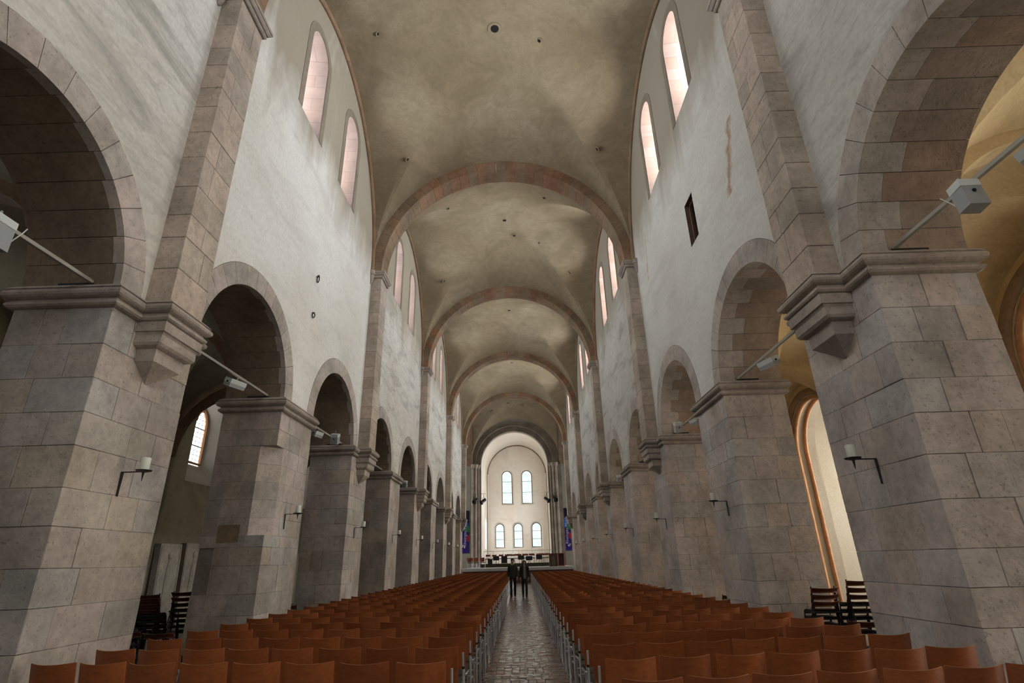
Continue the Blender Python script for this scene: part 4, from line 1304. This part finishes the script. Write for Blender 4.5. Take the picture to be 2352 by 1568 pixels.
# altar cross before the east wall
ac = thing('altar_cross', 'small standing cross silhouetted under the middle east window', 'cross', (0.0, 66.5, 0.0))
MB().box(-0.7, 0.7, -0.4, 0.4, 0.0, 1.0).build('altar_block', CHANCEL, ac)
cm = plain('brass', (0.55, 0.30, 0.22), 0.5, 0.2)
MB().box(-0.03, 0.03, -0.03, 0.03, 1.0, 2.75).build('shaft', cm, ac)
MB().box(-0.14, 0.14, -0.03, 0.03, 2.35, 2.43).build('crossbar', cm, ac)

# ---- theatre spotlights on brackets before the chancel arch
def spotlight(x, y, z, yaw, label):
    t = thing('stage_spotlight', label, 'spotlight', (x, y, z), yaw, 'spotlights at the chancel arch')
    b = MB().lathe([(0.15, -0.28), (0.17, -0.2), (0.16, 0.12), (0.19, 0.2), (0.24, 0.36), (0.22, 0.36), (0.12, 0.24)], 14).build('housing', BLACK, t, smooth=True)
    b.rotation_euler = (PI / 2 + 0.6, 0, 0)
    MB().tube([(-0.2, 0, 0), (-0.2, 0, 0.32), (0.2, 0, 0.32), (0.2, 0, 0)], 0.018, 6).build('yoke', BLACK, t)
    MB().tube([(0, 0, 0.32), (0, 0, 0.62)], 0.02, 6).build('clamp', BLACK, t)
    return t
for s in (-1, 1):
    t = thing('light_bar', 'horizontal lighting bar fixed to the %s shafts of the chancel arch' % SIDE[s], 'bar', (XC + s * 3.9, 57.25, 8.15), group='lighting bars')
    MB().tube([(s * 0.75, 0, 0), (-s * 0.85, 0, 0)], 0.022, 8).build('bar', STEEL, t)
    MB().tube([(s * 0.25, 0, 0), (s * 0.25, 0.3, 0)], 0.02, 6).build('wall_arm', STEEL, t)
    spotlight(XC + s * 4.05, 57.25, 7.5, s * 0.5, 'black spotlight close to the %s shafts of the chancel arch' % SIDE[s])
    spotlight(XC + s * 3.25, 57.25, 7.45, s * 0.9, 'black spotlight hung inside the %s edge of the chancel arch' % SIDE[s])

# ---- festival banners on the transept walls
def banner_mat():
    k = NT('printed_banner')
    tc = k.n('ShaderNodeTexCoord'); sp = k.n('ShaderNodeSeparateXYZ')
    k.link(tc.outputs['Generated'], sp.inputs[0])
    c = k.ramp(sp.outputs[2], [(0.0, (0.035, 0.016, 0.20)), (0.45, (0.022, 0.010, 0.12)), (0.75, (0.01, 0.008, 0.035)), (1.0, (0.006, 0.005, 0.02))])
    def blob(c, u, v, ru, rv, col, soft):
        cx = k.n('ShaderNodeCombineXYZ')
        for i, (sock, o, r) in enumerate(((sp.outputs[0], u, ru), (sp.outputs[2], v, rv))):
            a = k.n('ShaderNodeMath', operation='SUBTRACT'); k.link(sock, a.inputs[0]); a.inputs[1].default_value = o
            d = k.n('ShaderNodeMath', operation='DIVIDE'); k.link(a.outputs[0], d.inputs[0]); d.inputs[1].default_value = r
            k.link(d.outputs[0], cx.inputs[i])
        ln = k.n('ShaderNodeVectorMath', operation='LENGTH'); k.link(cx.outputs[0], ln.inputs[0])
        return k.mix(c, col, k.ramp(ln.outputs['Value'], [(1 - soft, 1.0), (1.0, 0.0)]))
    c = blob(c, 0.35, 0.64, 0.62, 0.13, (0.03, 0.14, 0.62), 0.45)
    c = blob(c, 0.80, 0.56, 0.40, 0.10, (0.03, 0.18, 0.06), 0.5)
    c = blob(c, 0.95, 0.34, 0.34, 0.09, (0.42, 0.01, 0.03), 0.4)
    k.color(c)
    return k.set(0.6)
BANM = banner_mat(); BANT = plain('banner_white_print', (0.55, 0.52, 0.66), 0.6)
for s in (-1, 1):
    x0, x1 = (-5.78, -4.93) if s < 0 else (4.62, 5.42)
    t = thing('festival_banner', 'tall dark blue festival banner with vertical lettering on the %s transept wall' % SIDE[s], 'banner', ((x0 + x1) / 2, YX + 0.2, 2.5), group='festival banners')
    hw = (x1 - x0) / 2
    MB().box(-hw, hw, -0.01, 0.01, 0, 4.1).build('cloth', BANM, t)
    MB().tube([(-hw, 0, 4.1), (hw, 0, 4.1)], 0.025, 6).build('top_rod', STEEL, t)
    fc_ = bpy.data.curves.new('banner_text', 'FONT')
    fc_.body = 'Rheingau Musik'
    fc_.size = 0.42; fc_.extrude = 0.002
    to = bpy.data.objects.new('tmp_text', fc_); COL.objects.link(to)
    dg = bpy.context.evaluated_depsgraph_get()
    me = bpy.data.meshes.new_from_object(to.evaluated_get(dg))
    bpy.data.objects.remove(to)
    me.materials.clear(); me.materials.append(BANT)
    lt = obj('lettering', me, t, (0.12 if s < 0 else 0.10, -0.014, 0.62))
    lt.rotation_euler = (PI / 2, -PI / 2, 0)
    MB().box(-hw + 0.1 if s < 0 else 0.02, -hw + 0.24 if s < 0 else 0.2, -0.016, -0.011, 0.55 if s < 0 else 0.38, 0.78 if s < 0 else 0.56).build('logo_patch', BANT, t)

# ---- two visitors walking down the aisle towards the camera
def skin_body(name, verts, edges, radii, mat, parent, sub=2):
    me = bpy.data.meshes.new(name); me.from_pydata(verts, edges, []); me.materials.append(mat)
    o = obj(name, me, parent)
    sk = o.modifiers.new('skin', 'SKIN'); sk.use_smooth_shade = True
    for i, v in enumerate(me.skin_vertices[0].data if me.skin_vertices else []): pass
    if not me.skin_vertices:
        bm = bmesh.new(); bm.from_mesh(me); bm.verts.layers.skin.verify(); bm.to_mesh(me); bm.free()
    for i, r in enumerate(radii):
        d = me.skin_vertices[0].data[i]
        d.radius = (r, r) if not isinstance(r, tuple) else r
        d.use_root = (i == 0)
    ss = o.modifiers.new('sub', 'SUBSURF'); ss.levels = sub; ss.render_levels = sub
    return o
SKIN = plain('skin_tone', (0.42, 0.25, 0.18), 0.55)
def person(x, y, H, label, coat, shirt, trousers, shoe, hair, long_hair, phase, lean):
    """faces the camera (-y)"""
    t = thing('person', label, 'person', (x, y, 0.012), 0.0)
    k = H / 1.75
    def S(p): return (p[0] * k, p[1] * k, p[2] * k)
    a = phase
    # joints
    hipL, hipR = (-0.09, 0, 0.90), (0.09, 0, 0.90)
    kneeL, kneeR = (-0.095, -0.10 * a - 0.03, 0.50), (0.095, 0.08 * a - 0.03, 0.50)
    ankL, ankR = (-0.09, -0.16 * a, 0.085), (0.085, 0.20 * a + 0.04, 0.11 if a > 0 else 0.085)
    toeL, toeR = (-0.10, -0.16 * a - 0.16, 0.035), (0.10, 0.20 * a - 0.12, 0.035)
    shL, shR = (-0.178, 0.0, 1.42), (0.178, 0.0, 1.42)
    elL, elR = (-0.222, 0.05 * a + 0.03, 1.14), (0.222, -0.05 * a + 0.03, 1.14)
    wrL, wrR = (-0.215, -0.08 + 0.08 * a, 0.90), (0.215, -0.08 - 0.06 * a, 0.90)
    V = [(0, 0, 0.96), (0, 0, 1.12), (0, 0, 1.32), (0, 0.0, 1.45), (0, -0.01 + lean * 0.3, 1.53), (0, -0.02 + lean, 1.60), (0, -0.03 + lean, 1.67), (0, -0.025 + lean, 1.73),
         hipL, kneeL, ankL, toeL, hipR, kneeR, ankR, toeR, shL, elL, wrL, shR, elR, wrR]
    Eg = [(0, 1), (1, 2), (2, 3), (3, 4), (4, 5), (5, 6), (6, 7), (0, 8), (8, 9), (9, 10), (10, 11), (0, 12), (12, 13), (13, 14), (14, 15), (3, 16), (16, 17), (17, 18), (3, 19), (19, 20), (20, 21)]
    R = [(0.15, 0.10), (0.13, 0.09), (0.15, 0.105), (0.11, 0.08), 0.052, (0.07, 0.085), (0.076, 0.09), (0.045, 0.05), 0.085, 0.058, 0.036, 0.018, 0.085, 0.058, 0.036, 0.018, 0.06, 0.045, 0.03, 0.06, 0.045, 0.03]
    # hands: palm and five fingers each
    for sd, wr in ((-1, 18), (1, 21)):
        w = Vector(V[wr]); b = len(V)
        V.append((w.x, w.y - 0.01, w.z - 0.07)); Eg.append((wr, b)); R.append((0.034, 0.018))
        for f, (dx, dy, ln) in enumerate(((0, -0.032, .075), (0, -0.011, .085), (0, 0.010, .08), (0, 0.028, .062), (-sd * 0.03, -0.035, .05))):
            p = (w.x + dx * 0.6, w.y + dy - 0.01, w.z - (0.10 if f < 4 else 0.06)); q = (w.x - sd * 0.02 + dx, w.y + dy * 1.1 - 0.015, w.z - (0.10 if f < 4 else 0.06) - ln)
            i = len(V); V += [p, q]; Eg += [(b, i), (i, i + 1)]; R += [0.009, 0.008]
    body = skin_body('body', [S(v) for v in V], Eg, [tuple(q * k for q in r) if isinstance(r, tuple) else r * k for r in R], SKIN, t)
    # face: nose, brows and mouth, ears
    hd = Vector(S((0, -0.03 + lean, 1.66)))
    MB().tube([(hd.x, hd.y - 0.088, hd.z + 0.03), (hd.x, hd.y - 0.112, hd.z - 0.01), (hd.x, hd.y - 0.09, hd.z - 0.02)], [0.008, 0.014, 0.01], 6).build('nose', SKIN, t, smooth=True)
    for sd in (-1, 1):
        MB().lathe([(0.002, -0.011), (0.011, 0), (0.002, 0.011)], 8, (hd.x + sd * 0.032, hd.y - 0.083, hd.z + 0.02)).build('eye', BLACK, t, smooth=True)
        MB().lathe([(0.004, -0.03), (0.016, 0), (0.004, 0.03)], 8, (hd.x + sd * 0.082, hd.y, hd.z)).build('ear', SKIN, t, smooth=True)
    MB().tube([(hd.x - 0.025, hd.y - 0.08, hd.z - 0.05), (hd.x, hd.y - 0.088, hd.z - 0.052), (hd.x + 0.025, hd.y - 0.08, hd.z - 0.05)], 0.006, 6).build('mouth', plain('lip', (0.30, 0.12, 0.10)), t)
    def sub_body(name, idx, edges, rad, mat):
        mp = {i: n for n, i in enumerate(idx)}
        return skin_body(name, [S(V[i]) for i in idx], [(mp[a_], mp[b_]) for a_, b_ in edges], [tuple(q * k for q in r) if isinstance(r, tuple) else r * k for r in rad], mat, t)
    def custom(name, vv, ee, rr, mat):
        return skin_body(name, [S(p) for p in vv], ee, [tuple(q * k for q in r) if isinstance(r, tuple) else r * k for r in rr], mat, t)
    ftL, ftR = (ankL[0], ankL[1] + 0.01, ankL[2] - 0.035), (ankR[0], ankR[1] + 0.01, ankR[2] - 0.035)
    custom('trousers', [(0, 0, 0.96), (0, 0, 1.06), hipL, kneeL, ankL, ftL, hipR, kneeR, ankR, ftR], [(0, 1), (0, 2), (2, 3), (3, 4), (4, 5), (0, 6), (6, 7), (7, 8), (8, 9)],
           [(0.165, 0.115), (0.155, 0.11), 0.103, 0.074, 0.062, 0.06, 0.103, 0.074, 0.062, 0.06], trousers)
    custom('jacket', [(0, 0, 0.82), (0, 0, 0.96), (0, 0, 1.12), (0, 0, 1.32), (0, 0.0, 1.44), (0, -0.005 + lean * 0.3, 1.52), shL, elL, (wrL[0], wrL[1], wrL[2] + 0.02), shR, elR, (wrR[0], wrR[1], wrR[2] + 0.02)],
           [(0, 1), (1, 2), (2, 3), (3, 4), (4, 5), (4, 6), (6, 7), (7, 8), (4, 9), (9, 10), (10, 11)],
           [(0.192, 0.135), (0.186, 0.132), (0.172, 0.122), (0.185, 0.132), (0.15, 0.105), (0.082, 0.08), 0.085, 0.066, 0.05, 0.085, 0.066, 0.05], coat)
    if shirt is not None:
        custom('shirt', [(0, -0.085, 0.84), (0, -0.085, 1.0), (0, -0.08, 1.16), (0, -0.085, 1.34), (0, -0.07, 1.50)], [(0, 1), (1, 2), (2, 3), (3, 4)], [(0.085, 0.065), (0.085, 0.065), (0.08, 0.062), (0.082, 0.066), (0.055, 0.05)], shirt)
    for an, to in ((10, 11), (14, 15)):
        p, q = Vector(S(V[an])), Vector(S(V[to]))
        skin_body('shoe', [tuple(p + Vector((0, 0.04, -0.03))), tuple(p + Vector((0, -0.03, -0.04))), tuple(q + Vector((0, 0.0, 0.005)))], [(0, 1), (1, 2)], [(0.052, 0.055), (0.058, 0.052), (0.05, 0.036)], shoe, t)
    hv = [tuple(hd + Vector((0, 0.02, 0.115))), tuple(hd + Vector((0, 0.035, 0.05))), tuple(hd + Vector((0, 0.045, -0.04)))]
    hr = [(0.075, 0.08), (0.102, 0.092), (0.088, 0.065)]
    ed = [(0, 1), (1, 2)]
    if long_hair:
        hv += [tuple(hd + Vector((0, 0.06, -0.16))), tuple(hd + Vector((0.03, 0.07, -0.34)))]; hr += [(0.10, 0.06), (0.09, 0.04)]; ed += [(2, 3), (3, 4)]
        for sd in (-1, 1):
            b = len(hv); hv += [tuple(hd + Vector((sd * 0.075, 0.0, 0.03))), tuple(hd + Vector((sd * 0.085, 0.0, -0.12))), tuple(hd + Vector((sd * 0.10, -0.04, -0.28)))]
            hr += [0.03, 0.04, 0.028]; ed += [(1, b), (b, b + 1), (b + 1, b + 2)]
    else:
        b = len(hv); hv += [tuple(hd + Vector((0, -0.05, 0.095)))]; hr += [(0.07, 0.035)]; ed += [(0, b)]
    if long_hair:
        skin_body('hair', hv, ed, hr, hair, t)
    else:
        cap = MB().lathe([(0.086, -0.07), (0.093, -0.02), (0.095, 0.03), (0.088, 0.07), (0.07, 0.10), (0.042, 0.12), (0.012, 0.128)], 16)
        cap.v = [(hd.x + vx, hd.y + 0.022 + vy * 1.12, hd.z + (max(vz_, 0.055) if vy < -0.01 else vz_)) for vx, vy, vz_ in cap.v]
        cap.build('hair', hair, t, smooth=True, angle=60)
    return t
HAIR = plain('dark_hair', (0.012, 0.009, 0.008), 0.5)
person(-0.12, 29.3, 1.74, 'man in an olive jacket and dark trousers walking down the brick aisle', plain('olive_jacket', (0.035, 0.036, 0.026), 0.8), None, plain('dark_trousers', (0.012, 0.013, 0.016), 0.8), plain('dark_shoes', (0.015, 0.012, 0.01), 0.6), HAIR, False, 1, -0.01)
person(0.46, 29.4, 1.66, 'woman with long dark hair, black jacket and grey shirt walking down the aisle', plain('black_jacket', (0.014, 0.012, 0.012), 0.8), plain('grey_shirt', (0.20, 0.17, 0.165), 0.8), plain('dark_jeans', (0.022, 0.026, 0.034), 0.8), plain('brown_shoes', (0.06, 0.04, 0.025), 0.6), HAIR, True, -1, 0.0)
